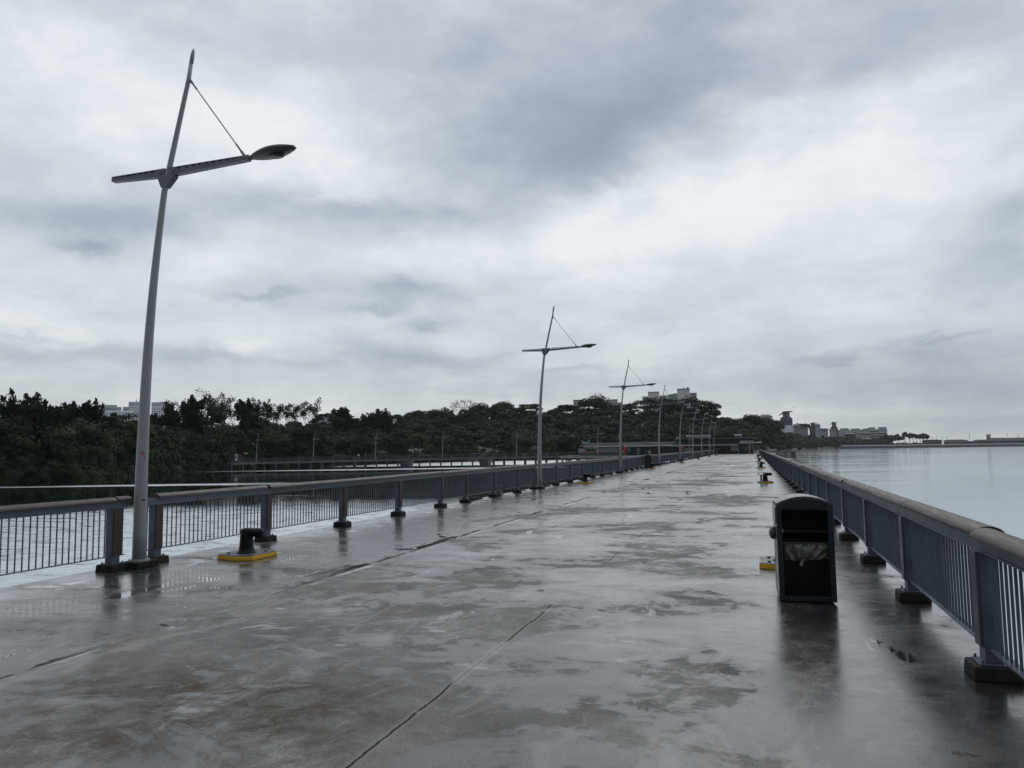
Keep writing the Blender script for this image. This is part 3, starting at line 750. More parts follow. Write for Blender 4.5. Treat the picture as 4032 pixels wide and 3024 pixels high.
p1 = person((.66, 108.9, 0), R(-8), 'sit', MT['shirtw'], MT['khaki'], 'man in white shirt and black cap sitting sideways on a stand at the right', MT['cloth'])
p2 = person((-1.55, 189.2, 0), R(-150), 'stand', MT['cloth'], MT['cloth'], 'person in dark clothes standing by a cart at the restaurant entrance')
p3 = person((-8.42, 66.6, .12), R(160), 'sit', MT['khaki'], MT['cloth'], 'seated person in a pale cap mostly hidden behind the far left bin', MT['offwhite'])
so = MB().box(-.2, .2, -.2, .2, 0.001, .50).build('plastic_crate', MT['steel_dark'], None, bevel=.01); so.location = (-8.42, 66.6, 0)
tag(so, 'dark crate used as a seat behind the far left bin', 'crate')
# pushcart beside the standing person
ct = empty('pushcart', (-2.35, 189.4, 0), R(10), 'dark pushcart with two wheels beside the person at the restaurant entrance', 'pushcart')
MB().box(-.35, .35, -.25, .25, .45, .9).build('tray', MT['cloth'], ct, bevel=.02)
MB().tube([(.35, -.2, .85), (.6, -.2, 1.05), (.6, .2, 1.05), (.35, .2, .85)], .02, 8).build('handle', MT['steel_dark'], ct)
for s in (-1, 1): MB().torus((.0, .28*s, .27), .22, .05, 'y', 16, 6).build('wheel', MT['black'], ct)
MB().tube([(0, -.28, .27), (0, .28, .27)], .02, 8).build('axle', MT['steel_dark'], ct)
MB().box(-.32, -.26, -.03, .03, .0, .45).build('prop_leg', MT['steel_dark'], ct)

# ---------------------------------------------------------------- restaurant at the end of the pier
def bx(px0, px1, py0, py1, Yn, dp):
    """box whose front face covers the given picture rectangle at depth Yn"""
    a = onY(px0, (py0+py1)/2, Yn).x; b = onY(px1, (py0+py1)/2, Yn).x; pm = (px0+px1)/2
    return a, b, Yn, Yn+dp, onY(pm, py1, Yn).z, onY(pm, py0, Yn).z
YF = 194.
rs = empty('restaurant', (-20, YF, 0), 0, 'long low restaurant with dark roofs and white eaves at the end of the pier', 'restaurant')
RP = Matrix.Translation((20, -YF, 0))
def rpart(name, mat, boxes, parent=None, bevel=0):
    b = MB()
    for q in boxes: b.box(*q)
    o = b.build(name, mat, parent or rs, bevel=bevel)
    if parent is None: o.data.transform(RP)
    else: o.data.transform(RP)
    return o
x0, xA = onY(2278, 1775, YF).x, onY(2432, 1775, YF).x
xr = onY(2907, 1775, YF).x
pf = MB(); pf.box(x0-4.5, xr+9, YF-1.9, YF+22, -.62, -.05)
pfo = pf.build('platform', MT['concrete']); tag(pfo, kind='structure')
ppl = MB()
for i in range(12):
    for j in range(3):
        x = x0-4+i*((xr+9-x0+4)/11.5); ppl.tube([(x, YF-1.2+9*j, -3.2), (x, YF-1.2+9*j, -.622)], .3, 10)
tag(ppl.build('platform_piles', MT['concrete']), kind='structure')
wz0, wz1 = 0.0, onY(2350, 1765, YF).z
rpart('end_wall', MT['offwhite'], [(x0, xA, YF, YF+8, onY(2350, 1781, YF).z, wz1)])
rpart('base_wall', MT['wallgrey'], [(x0+.05, xA, YF+.05, YF+8, -.05, onY(2350, 1781, YF).z-.004)])
w_ = rpart('window', MT['glass'], [bx(2309, 2345, 1770, 1777.5, YF-.04, .03)])
# rear core in dark glass and wall
rpart('dining_wall', MT['wallgrey'], [(xA+.05, xr-2, YF+3, YF+8, -.05, wz1+.1)])
gl = MB()
for (a, b) in [(2436, 2470), (2474, 2506), (2522, 2560), (2562, 2600), (2604, 2660), (2663, 2692)]:
    q = bx(a, b, 1765, 1790, YF+1.6, .05)
    o = rpart('window', MT['glass'], [q])
    o2 = MB()
    o2.box(q[0]-.06, q[0]-.002, q[2]-.03, q[3], q[4], q[5]); o2.box(q[1]+.002, q[1]+.06, q[2]-.03, q[3], q[4], q[5])
    oo = o2.build('frame', MT['wallgrey'], o); oo.data.transform(RP)
for (a, b) in [(2470, 2474), (2507, 2521), (2600, 2603), (2693, 2727), (2777, 2784), (2820, 2826)]:
    rpart('column', MT['offwhite'] if b-a > 5 else MT['wallgrey'], [bx(a, b, 1764, 1789, YF+.8, .35)])
rpart('white_panel', MT['offwhite'], [bx(2877, 2907, 1750, 1774, YF-.1, .2)])
rpart('white_panel', MT['offwhite'], [bx(2471, 2483, 1763, 1779, YF+.5, .1)])
for (a, b, c, d) in [(2728, 2757, 1757, 1774), (2760, 2776, 1757, 1776), (2829, 2875, 1755, 1774)]:
    o = rpart('window', MT['glass'], [bx(a, b, c, d, YF+.3, .05)])
    q = bx(a, b, c, d, YF+.3, .05); f2 = MB()
    for k in range(5):
        xx = q[0]+(q[1]-q[0])*k/4; f2.box(xx-.04, xx+.04, q[2]-.04, q[2]-.002, q[4], q[5])
    fo = f2.build('frame', MT['roofgrey'], o); fo.data.transform(RP)
rpart('low_wall', MT['brick'], [bx(2826, 2908, 1777, 1789, YF-.15, .3)])
rpart('entrance_wall', MT['wallgrey'], [bx(2909, 2966, 1747, 1789, YF+3.0, .3)])
rpart('fascia_block', MT['offwhite'], [bx(2911, 2969, 1735, 1747, YF-.6, 5)])
for a, b in ((2948.5, 2952.5), (2966.5, 2969)):
    rpart('column', MT['offwhite'], [bx(a, b, 1747.2, 1788, YF-.4, .25)])
rpart('dado_wall', MT['brick'], [bx(2930, 2966, 1768, 1788.5, YF+2.6, .2)])
o = rpart('window', MT['glass'], [bx(2912, 2927, 1750, 1769, YF+2.5, .1)])
q = bx(2912, 2927, 1750, 1769, YF+2.45, .04); f2 = MB()
for k in range(4):
    xx = q[0]+(q[1]-q[0])*k/3; f2.box(xx-.06, xx+.06, q[2]-.05, q[2]-.002, q[4], q[5])
fo = f2.build('frame', MT['offwhite'], o); fo.data.transform(RP)
# roofs
def roof_strip(name, mat, pl, pr, hl, hr, Yn, dp, rise, thick):
    A = onY(*pl, Yn); B = onY(*pr, Yn); b = MB()
    z0, z1 = A.z, B.z
    zm = (z0+z1)/2
    b.hexa([(A.x, Yn, zm-thick), (B.x, Yn, zm-thick), (B.x, Yn+dp, zm+rise-thick), (A.x, Yn+dp, zm+rise-thick), (A.x, Yn, zm), (B.x, Yn, zm), (B.x, Yn+dp, zm+rise), (A.x, Yn+dp, zm+rise)])
    o = b.build(name, mat, rs); o.data.transform(RP); return o, zm
e1, ze = roof_strip('eave_fascia', MT['offwhite'], (2298, 1760), (2907, 1746.5), 0, 0, YF-1.5, .25, 0, .26)
ex0, ex1 = onY(2298, 1760, YF-1.5).x, onY(2907, 1746.5, YF-1.5).x
b = MB(); b.hexa([(ex0-1.2, YF-1.24, ze-.12), (ex1, YF-1.24, ze-.12), (ex1, YF+9, ze+.75), (ex0-1.2, YF+9, ze+.75), (ex0-1.2, YF-1.24, ze+.0), (ex1, YF-1.24, ze+.0), (ex1, YF+9, ze+.9), (ex0-1.2, YF+9, ze+.9)])
o = b.build('roof', MT['roofdark'], rs); o.data.transform(RP)
b = MB(); b.hexa([(ex0-2.6, YF+.2, ze-.45), (ex0-1.21, YF+.2, ze-.45), (ex0-1.21, YF+9, ze-.2), (ex0-2.6, YF+9, ze-.2), (ex0-2.6, YF+.2, ze-.3), (ex0-1.21, YF+.2, ze-.1), (ex0-1.21, YF+9, ze+.15), (ex0-2.6, YF+9, ze-.05)])
o = b.build('side_roof', MT['roofdark'], rs); o.data.transform(RP)
u0, u1 = onY(2292, 1752, YF+3).x, onY(2660, 1746, YF+3).x; zu = onY(2450, 1750, YF+3).z
b = MB(); b.box(u0, u1, YF+3, YF+3.3, zu-.05, zu+.22); o = b.build('ridge_fascia', MT['roofgrey'], rs); o.data.transform(RP)
v0, v1 = onY(2659, 1735, YF+3).x, onY(2975, 1729, YF+3).x; zv = onY(2820, 1730, YF+3).z
b = MB(); b.hexa([(v0, YF+2.2, zv-.9), (v1-.6, YF+2.2, zv-.9), (v1-.6, YF+10, zv-.7), (v0, YF+10, zv-.7), (v0, YF+3, zv-.02), (v1-.6, YF+3, zv-.02), (v1-.6, YF+10, zv+.1), (v0, YF+10, zv+.1)])
o = b.build('upper_roof', MT['roofgrey'], rs); o.data.transform(RP)
b = MB(); b.box(v0-.2, v1+.3, YF+1.2, YF+11, zv+.101, zv+.30); o = b.build('roof_slab', MT['roofgrey'], rs); o.data.transform(RP)
rpart('upper_wall', MT['wallgrey'], [(v0+.5, v1-1, YF+3.4, YF+9, wz1, zv-.92)])
# signs and vents on the roof
sg = empty('roof_sign', (onY(2762, 1729, YF+2).x, YF+1.6, 0), 0, 'slatted white roof sign seen from behind on the restaurant roof', 'sign')
s0, s1 = onY(2725, 1720, YF+1.6).x, onY(2800, 1720, YF+1.6).x; zb, zt = zv+.3, onY(2762, 1712.5, YF+1.6).z
sx = sg.location.x
b = MB()
for k in range(5):
    z = zb+.25+(zt-zb-.35)*k/4; b.box(s0-sx, s1-sx, -.05, .05, z, z+.12)
b.build('slats', MT['offwhite'], sg)
for k in range(4):
    x = s0-sx+(s1-s0)*(k+.15)/3.3; MB().box(x-.05, x+.05, .052, .15, zb, zt).build('support', MT['roofgrey'], sg)
b = MB(); b.tube([(s0-sx-1.5, .3, zb+.55), (s0-sx-.1, .3, zb+.55)], .28, 12); v = b.build('exhaust_duct', MT['offwhite'], None, smooth=True); v.location = sg.location
tag(v, 'pale round duct lying left of the slatted roof sign', 'duct')
tk = empty('roof_duct', (onY(2907, 1718, YF+4).x, YF+4, zv+.3), 0, 'cream cylinder duct on a bent neck at the right of the restaurant roof', 'duct')
MB().tube([(-.95, 0, .55), (.85, 0, .55)], .33, 14).build('drum', MT['offwhite'], tk)
MB().tube([(.4, 0, .22), (.5, 0, .02), (.95, 0, .0)], [.16, .15, .14], 10).build('neck', MT['offwhite'], tk)
MB().box(-.5, .5, -.2, .2, 0, .22).build('cradle', MT['roofdark'], tk)
gs = empty('roof_sign', (onY(2306, 1748, YF+1).x, YF+1, onY(2306, 1752, YF+1).z), 0, 'small pale green sign with raised ends on stilts at the left of the restaurant roof', 'sign')
b = MB(); b.box(-.85, .85, -.06, .06, .35, .8); b.build('panel', MT['green'], gs)
for s in (-1, 1):
    MB().prism([(s*.86, .4), (s*.86+s*.0+.1*s, .4), (s*.98, 1.25), (s*.72, 1.25), (s*.72, .81), (s*.86, .81)], 'y', -.05, .05).build('scroll', MT['green'], gs)
    MB().box(s*.6-.04, s*.6+.04, -.05, .05, 0, .35).build('leg', MT['roofdark'], gs)
for i, px in enumerate((2304, 2357)):
    u = empty('parasol', (onY(px, 1780, YF-1).x, YF-1.1, -.05), 0, ['folded red parasol by the white wall of the restaurant, left one', 'red parasol standing right of the restaurant window, right one'][i], 'parasol', 'red parasols outside the restaurant')
    MB().tube([(0, 0, 0), (0, 0, 1.5)], .03, 8).build('pole', MT['steel_dark'], u)
    MB().tube([(0, 0, .95), (0, 0, 1.2), (0, 0, 1.45)], [.42, .38, .05] if i == 0 else [.45, .4, .06], 12).build('canopy', MT['red'], u)
# flat round canopy lamp at the end of the right railing
dl = empty('disc_canopy', (1.25, 186.5, 0), 0, 'slim pole with a flat white disc canopy at the far end of the right railing', 'canopy')
MB().tube([(0, 0, 0), (0, 0, 2.55)], .06, 10).build('pole', MT['steel'], dl)
b = MB(); b.tube([(0, 0, 2.58), (0, 0, 2.62), (0, 0, 2.72), (0, 0, 2.75)], [.15, .85, .80, .05], 24); o = b.build('disc', MT['white'], dl, smooth=False); o.rotation_euler.y = R(0)

# side landing platform on the right
ldx0, ldx1, ly0, ly1 = 1.86, 5.25, 104.3, 116
tag(MB().box(ldx0, ldx1, ly0, ly1, -.45, -.02).build('landing_platform', MT['concrete']), kind='structure')
lr = empty('railing', (ldx0, ly0, 0), 0, 'dark railing around the side platform jutting out beyond the right railing', 'railing')
for (x, y) in ((3.36, .1), (2.2, .1), (3.36, 4), (3.36, 8), (3.36, 11.5), (1.1, .1)):
    MB().box(x-.12, x+.0, y-.07, y+.07, -.02, .93).build('post', MT['steel_dark'], lr)
MB().box(.0, 3.4, .03, .17, .932, 1.03).build('handrail', MT['steel_dark'], lr); MB().box(3.24, 3.4, .171, 11.6, .932, 1.03).build('handrail', MT['steel_dark'], lr)
b = MB()
for k in range(32): b.box(.05+k*.1, .062+k*.1, .09, .11, .12, .93)
b.build('baluster_panel', MT['steel'], lr)
b = MB()
for k in range(110): b.box(3.29, 3.31, .2+k*.1, .212+k*.1, .12, .93)
b.build('baluster_panel', MT['steel'], lr)

# ---------------------------------------------------------------- curved boardwalk across the water
WP = []
for px, D, z in [(905, 200, -.62), (1000, 202, -.55), (1150, 203, -.50), (1300, 204, -.44), (1450, 205, -.38), (1600, 205, -.32), (1750, 205, -.28), (1900, 205, -.22), (2050, 204, -.16), (2200, 203, -.10), (2275, 202, -.07)]:
    x, y = place(px, D); WP.append(Vector((x, y, z)))
WPs = []
for i in range(len(WP)-1):
    for k in range(6): WPs.append(WP[i].lerp(WP[i+1], k/6))
WPs.append(WP[-1])
def sweep(pts, prof):
    b = MB(); vs = []; n = len(prof); fs = []
    for i, p in enumerate(pts):
        t = (pts[min(i+1, len(pts)-1)]-pts[max(i-1, 0)]); t.z = 0; t.normalize(); s = Vector((t.y, -t.x, 0))   # s points towards the camera side
        for (u, v) in prof: vs.append(p+s*u+Vector((0, 0, v)))
    for i in range(len(pts)-1):
        for k in range(n): fs.append((i*n+k, i*n+(k+1) % n, (i+1)*n+(k+1) % n, (i+1)*n+k))
    fs += [tuple(range(n)), tuple((len(pts)-1)*n+k for k in range(n))]
    return b.add(vs, fs)
bwk = empty('boardwalk', WP[0], 0, 'low curved concrete boardwalk on stilts crossing the water at the left', 'boardwalk')
BP = Matrix.Translation(-WP[0])
def wpart(b, name, mat):
    o = b.build(name, mat, bwk); o.data.transform(BP); return o
wpart(sweep(WPs, [(-1.7, -.18), (1.7, -.18), (1.7, 0), (-1.7, 0)]), 'deck', MT['concrete'])
wpart(sweep(WPs, [(1.702, -.42), (1.86, -.42), (1.86, .04), (1.702, .04)]), 'edge_beam', paint('pale_edge_beam', (.095, .10, .105), .7, scale=.2))
tot = sum((b-a).length for a, b in zip(WPs[:-1], WPs[1:]))
def along(s):
    for a, b in zip(WPs[:-1], WPs[1:]):
        L = (b-a).length
        if s <= L: 
            t = (b-a); t.z = 0; t.normalize(); return a.lerp(b, s/L), t
        s -= L
    t = WPs[-1]-WPs[-2]; t.z = 0; t.normalize(); return WPs[-1], t
nb = int(tot/2.75)
for i in range(nb+1):
    p, t = along(tot*i/nb); s = Vector((t.y, -t.x, 0))
    b = MB()
    for u in (1.25, -1.25):
        q = p+s*u; b.tube([(q.x, q.y, -3.4), (q.x, q.y, p.z-.48)], .2, 8)
    cpts = [p+s*1.65-t*.22, p+s*1.65+t*.22, p-s*1.65+t*.22, p-s*1.65-t*.22]
    b.hexa([(*c_.xy, p.z-.48) for c_ in cpts]+[(*c_.xy, p.z-.185) for c_ in cpts])
    wpart(b, 'pile_bent', MT['steel_dark'])
for px in (1602, 1912):
    x, y = place(px, 205); b = MB(); b.hexa([(x-.8, y-1.6, -3), (x+.8, y-1.6, -3), (x+.8, y+1.2, -3), (x-.8, y+1.2, -3), (x-1.6, y-1.6, -.62), (x+1.6, y-1.6, -.62), (x+1.6, y+1.2, -.62), (x-1.6, y+1.2, -.62)])
    wpart(b, 'wide_pier', MT['steel_dark'])
for side, lbn in ((1.6, 'dark slim railing on the near side of the low curved boardwalk'), (-1.6, 'dark slim railing on the far side of the low curved boardwalk')):
    r2 = empty('railing', WP[0], 0, lbn, 'railing', 'railings of the curved boardwalk')
    def r2p(b, name, mat):
        o = b.build(name, mat, r2); o.data.transform(BP); return o
    r2p(sweep(WPs, [(side-.05, 1.0), (side+.05, 1.0), (side+.05, 1.08), (side-.05, 1.08)]), 'handrail', MT['facing'])
    r2p(sweep(WPs, [(side-.02, .1), (side+.02, .1), (side+.02, .14), (side-.02, .14)]), 'bottom_bar', MT['steel_dark'])
    nbay = int(tot/2.75)
    for i in range(nbay):
        b = MB()
        for k in range(1, 17):
            p, t = along(tot*(i+k/17)/nbay); q = p+Vector((t.y, -t.x, 0))*side
            b.hexa([(q.x-.012, q.y-.012, q.z+.141), (q.x+.012, q.y-.012, q.z+.141), (q.x+.012, q.y+.012, q.z+.141), (q.x-.012, q.y+.012, q.z+.141), (q.x-.012, q.y-.012, q.z+.999), (q.x+.012, q.y-.012, q.z+.999), (q.x+.012, q.y+.012, q.z+.999), (q.x-.012, q.y+.012, q.z+.999)])
        r2p(b, 'baluster_panel', MT['steel_dark'])
    npst = int(tot/2.75)
    for i in range(npst+1):
        p, t = along(tot*i/npst); q = p+Vector((t.y, -t.x, 0))*side
        r2p(MB().box(q.x-.07, q.x+.07, q.y-.07, q.y+.07, q.z+.001, q.z+.999), 'post', MT['steel_dark'])
# boardwalk lamps
bl2 = ['small grey lamp nearest the left shore end of the curved boardwalk', 'small grey lamp on the boardwalk, second from its left end', 'small grey lamp on the boardwalk, third from its left end',
       'small grey lamp on the boardwalk, fourth from its left end', 'small grey lamp on the boardwalk just left of the second tall pier lamp', 'small grey lamp at the left end of the restaurant wall', 'small grey lamp standing by the restaurant under the roof sign']
for i, (px, D) in enumerate([(1010, 200.5), (1234, 202), (1478, 203.2), (1743, 203.5), (2034, 202.5), (2353, 191.3), (2714, 191.2)]):
    x, y = place(px, D); zz = (-.54, -.46, -.37, -.28, -.17, -.05, -.05)[i]
    o = put(lamp0, False, (x, y, zz), 0, bl2[i], .93)
    for chd in list(o.children):
        if chd.name.startswith(('red_marking', 'black_sticker')): bpy.data.objects.remove(chd)
    o.rotation_euler.z = azim(px)+R(58); o['group'] = 'lamps of the curved boardwalk'
pw1 = person((*place(1412, 204), -.4), R(170), 'stand', MT['shirtw'], MT['khaki'], 'walker in white top on the boardwalk, left one of the pair')
pw2 = person((*place(1439, 204), -.39), R(10), 'stand', MT['offwhite'], MT['cloth'], 'walker in pale top with red cap on the boardwalk, right one', MT['red'])
# notice boards at the shore end
x, y = place(931, 200); nbd = empty('notice_board', (x, y, -.6), azim(931), 'tall white and blue notice board at the left end of the boardwalk', 'notice board')
MB().box(-.3, .3, -.04, .04, .5, 2.1).build('panel', MT['white'], nbd); MB().box(-.2, .2, -.06, -.042, 1.1, 1.9).build('poster', MT['blue'], nbd)
for s in (-1, 1): MB().box(.3*s-.04, .3*s+.04, -.05, .05, 0, .499 if True else 0).build('leg', MT['steel_dark'], nbd)
x, y = place(945, 201); rb = empty('cabinet', (x, y, -.6), azim(945), 'rusty orange cabinet beside the notice board at the boardwalk end', 'cabinet')
MB().box(-.55, .55, -.2, .2, .5, 1.9).build('body', MT['brick'], rb); MB().box(-.5, .5, -.25, -.202, 1.91, 1.97).build('top', MT['wallgrey'], rb); MB().box(-.5, .5, -.15, .15, 0, .499).build('base', MT['wallgrey'], rb)
x, y = place(968, 201); pt_ = empty('garden_lamp', (x, y, -.6), 0, 'short post with round cap lamp at the boardwalk end', 'lamp')
MB().tube([(0, 0, 0), (0, 0, 2.2)], .05, 8).build('pole', MT['steel_dark'], pt_); MB().tube([(0, 0, 2.2), (0, 0, 2.3), (0, 0, 2.4)], [.5, .5, .1], 14).build('shade', MT['leafy'] if False else MT['yellow'], pt_)
# low pavilion on the far bank
x, y = place(1850, 272); pv = empty('pavilion', (x, y, -1.75), azim(1850), 'low flat roofed pavilion among trees behind the boardwalk', 'pavilion')
MB().box(-5.2, 5.2, -2, 2, 2.2, 2.5).build('roof', MT['roofgrey'], pv); MB().box(-5.0, 3, -1.6, 1.6, 2.501, 3.2).build('upper_roof', MT['roofdark'], pv)
for k in range(4):
    for s in (-1, 1): MB().box(-4.8+3.2*k-.12, -4.8+3.2*k+.12, s*1.7-.12, s*1.7+.12, -2.5, 2.199).build('column', MT['wallgrey'], pv)
MB().box(-4.6, 4.6, -1.2, 1.4, -2.5, 1.2).build('wall', MT['wallgrey'], pv)
#PART2
HAZE = 7.5e-5
import numpy as np
# ---------------------------------------------------------------- far shore: terrain and vegetation
CT = [  # px, shore distance, ridge distance, py of front tops, py of ridge canopy
 (-900, 140, 190, 1790, 1600), (-300, 140, 190, 1780, 1600), (0, 144, 190, 1765, 1628), (110, 145, 190, 1762, 1640), (185, 146, 190, 1762, 1680), (225, 146, 190, 1762, 1690), (330, 148, 195, 1760, 1665), (450, 152, 200, 1755, 1662),
 (600, 172, 215, 1750, 1660), (750, 193, 235, 1752, 1652), (900, 202, 250, 1748, 1648), (1000, 216, 290, 1745, 1648), (1200, 222, 320, 1742, 1645), (1400, 238, 340, 1740, 1648),
 (1525, 245, 350, 1738, 1648), (1580, 250, 355, 1738, 1632), (1640, 256, 370, 1738, 1612), (1720, 262, 375, 1738, 1618), (1800, 268, 380, 1738, 1604), (1900, 274, 385, 1738, 1598), (2000, 280, 390, 1735, 1592), (2090, 284, 395, 1735, 1594),
 (2180, 288, 400, 1735, 1614), (2260, 292, 405, 1735, 1602), (2340, 296, 410, 1735, 1590), (2420, 300, 415, 1735, 1598), (2490, 280, 420, 1735, 1612), (2560, 290, 430, 1732, 1598), (2650, 300, 440, 1732, 1590), (2740, 315, 445, 1732, 1598),
 (2800, 330, 450, 1730, 1628), (2840, 345, 465, 1730, 1648), (2880, 365, 485, 1730, 1656), (2920, 385, 495, 1730, 1652), (2950, 400, 500, 1730, 1642), (3010, 440, 540, 1730, 1645), (3045, 490, 575, 1730, 1658), (3070, 560, 700, 1728, 1690),
 (3110, 640, 800, 1728, 1700), (3170, 760, 950, 1727, 1706), (3260, 950, 1100, 1728, 1715), (3360, 1080, 1220, 1728, 1714), (3480, 1150, 1320, 1732, 1720), (3600, 1180, 1380, 1738, 1733), (3800, 1240, 1500, 1738, 1735), (4600, 1500, 1800, 1730, 1726)]
CTA = np.array(CT, float)
def ctl(px): return [float(np.interp(px, CTA[:, 0], CTA[:, k])) for k in range(1, 5)]
def surf(px, t):
    Ds, Dr, f, r_ = ctl(px)
    D = Ds+4+(Dr-Ds-4)*t; s = max(t, 0.)**.8
    return D, f+(r_-f)*s
vs = []; fs = []; cols_ = list(range(-900, 4601, 25)); rows = [-.08, -.03] + [k/10 for k in range(11)] + [1.35, 2.2]
for px in cols_:
    Ds, Dr, f, r_ = ctl(px)
    for t in rows:
        if t == -.08: D, z = Ds, ZW-.6
        elif t == -.03: D, z = Ds+2.5, ZW+.15
        elif t <= 1:
            D, py = surf(px, t); z = zat(px, py, D)-(4.6 if px < 3050 else 7.5)-2.0*t; z = max(z, ZW+.3)
        else:
            D = Dr*(1+(t-1)*.5); z0 = zat(px, r_, Dr)-9; z = max(ZW+1, z0-(t-1)*18)
        x, y = place(px, D); vs.append((x, y, z))
nr = len(rows)
for i in range(len(cols_)-1):
    for k in range(nr-1): fs.append((i*nr+k, (i+1)*nr+k, (i+1)*nr+k+1, i*nr+k+1))
tag(MB().add(vs, fs).build('far_shore_ground', MT['mud'], smooth=True), kind='structure')

class Leaves:
    def __init__(s): s.V = []; s.T = []
    def add(s, c, size, tint, rng, aspect=1., dirs=None, nrm=None):
        n = len(c); 
        a = rng.normal(size=(n, 3)) if dirs is None else dirs+rng.normal(size=(n, 3))*.35
        a /= np.linalg.norm(a, axis=1, keepdims=True)
        b = rng.normal(size=(n, 3)); b -= a*np.sum(a*b, 1, keepdims=True); b /= np.linalg.norm(b, axis=1, keepdims=True)
        if nrm is not None:
            m_ = nrm+rng.normal(size=(n, 3))*.32; m_ /= np.linalg.norm(m_, axis=1, keepdims=True)
            a = np.cross(m_, rng.normal(size=(n, 3))); a /= np.linalg.norm(a, axis=1, keepdims=True); b = np.cross(m_, a)
        sz = size*rng.uniform(.55, 1.3, (n, 1)); A = a*sz*.5*aspect; B = b*sz*.5
        q = np.stack([c-A-B*.6, c+A*.9-B, c+A+B*.7, c-A*.8+B], 1)
        s.V.append(q.reshape(-1, 3)); s.T.append(np.clip(np.broadcast_to(tint, (n,))+rng.uniform(-.14, .14, n), 0, 1))
    def mesh(s, name, mat):
        V = np.concatenate(s.V).astype(np.float32); T = np.concatenate(s.T).astype(np.float32); n = len(V)//4
        me = bpy.data.meshes.new(name); me.vertices.add(n*4); me.vertices.foreach_set('co', V.ravel())
        me.loops.add(n*4); me.loops.foreach_set('vertex_index', np.arange(n*4, dtype=np.int32))
        me.polygons.add(n); me.polygons.foreach_set('loop_start', np.arange(0, n*4, 4, dtype=np.int32))
        try: me.polygons.foreach_set('loop_total', np.full(n, 4, np.int32))
        except Exception: pass
        at = me.attributes.new('tint', 'FLOAT', 'FACE'); at.data.foreach_set('value', T)
        me.update(calc_edges=True); me.materials.append(mat); return me
def sph(rng, n):
    d = rng.normal(size=(n, 3)); return d/np.linalg.norm(d, axis=1, keepdims=True)
ico = None
def core(L, c, rad, tint):
    global ico
    if ico is None:
        th = np.linspace(0, math.pi, 6); ph = np.linspace(0, 2*math.pi, 9); q = []
        P = lambda a, b_: (math.sin(a)*math.cos(b_), math.sin(a)*math.sin(b_), math.cos(a))
        for i in range(5):
            for k in range(8): q.append([P(th[i], ph[k]), P(th[i+1], ph[k]), P(th[i+1], ph[k+1]), P(th[i], ph[k+1])])
        ico = np.array(q)
    L.V.append((ico*np.array(rad)+np.array(c)).reshape(-1, 3)); L.T.append(np.full(len(ico), tint))
def broad(L, rng, o, h, r, n, tint, leaf, full=False, solid=True):
    nl = rng.integers(8, 12); o = np.array(o)
    if full: core(L, o+np.array([0, 0, .30*h]), (r*.5, r*.5, .28*h), tint)
    for i in range(nl):
        d = sph(rng, 1)[0]; d[2] = abs(d[2])*1.1-.25
        c = o+np.array([0, 0, .60*h])+d*np.array([r*.62, r*.62, .30*h]); lr = r*rng.uniform(.34, .52)
        if full: c[2] = o[2]+h*rng.uniform(.12, .80)
        if solid: core(L, c, (lr*.5, lr*.5, lr*.38), float(np.clip(tint+rng.uniform(-.15, .15), 0, 1)))
        m = max(8, n//nl); q = sph(rng, m); q = q[q[:, 2] > -.45]
        p = c+q*np.array([1, 1, .72])*lr*rng.uniform(.72, 1.08, (len(q), 1))
        L.add(p, leaf, tint+rng.uniform(-.15, .15), rng, nrm=q*np.array([.8, .8, 1])+np.array([0, 0, .25]))
def layered(L, rng, o, h, r, n, tint, leaf, lo=.7, tiers=9):
    o = np.array(o); tiers = int(tiers*1.7)
    for i in range(tiers):
        a = rng.uniform(0, 6.28); q = r*math.sqrt(rng.uniform(0, 1)); zz = h*(lo+(1-lo)*(1-(q/r)**2)+rng.uniform(-.07, .0))
        m = n//tiers; d = sph(rng, m); k = rng.uniform(.17, .34)
        dz = np.array([r*k, r*k, h*.032+r*.025])
        p = o+np.array([q*math.cos(a), q*math.sin(a), zz-.03*h])+d*dz*rng.uniform(.4, 1.05, (m, 1))
        L.add(p, leaf, tint+rng.uniform(-.1, .1), rng, nrm=d*.5+np.array([0, 0, .8]))
def plumes(L, rng, o, h, r, n, tint, leaf, k=9, lean=(0, 0)):
    o = np.array(o)
    for i in range(k):
        a = rng.uniform(0, 6.28); z0 = h*rng.uniform(.12, .70); ln = h*rng.uniform(.2, .30) if i else h*.5
        if i == 0: z0 = h*.5; out = 0
        else: out = r*rng.uniform(.35, 1.)*(1-.35*z0/h)
        m = n//k; t = rng.uniform(0, 1, m)**.8
        ax = np.stack([np.cos(a)*out*t**.8+lean[0]*t, np.sin(a)*out*t**.8+lean[1]*t, z0+ln*t], 1)
        w = (r*.36*np.sin(np.pi*np.clip(t*.85+.12, 0, 1)))[:, None]
        p = o+ax+sph(rng, m)*w*rng.uniform(.2, 1., (m, 1))
        dirs = np.stack([np.cos(a)*np.full(m, .45), np.sin(a)*np.full(m, .45), np.full(m, .9)], 1)+sph(rng, m)*.5
        L.add(p, leaf, tint+rng.uniform(-.12, .12), rng, 2.6, dirs)
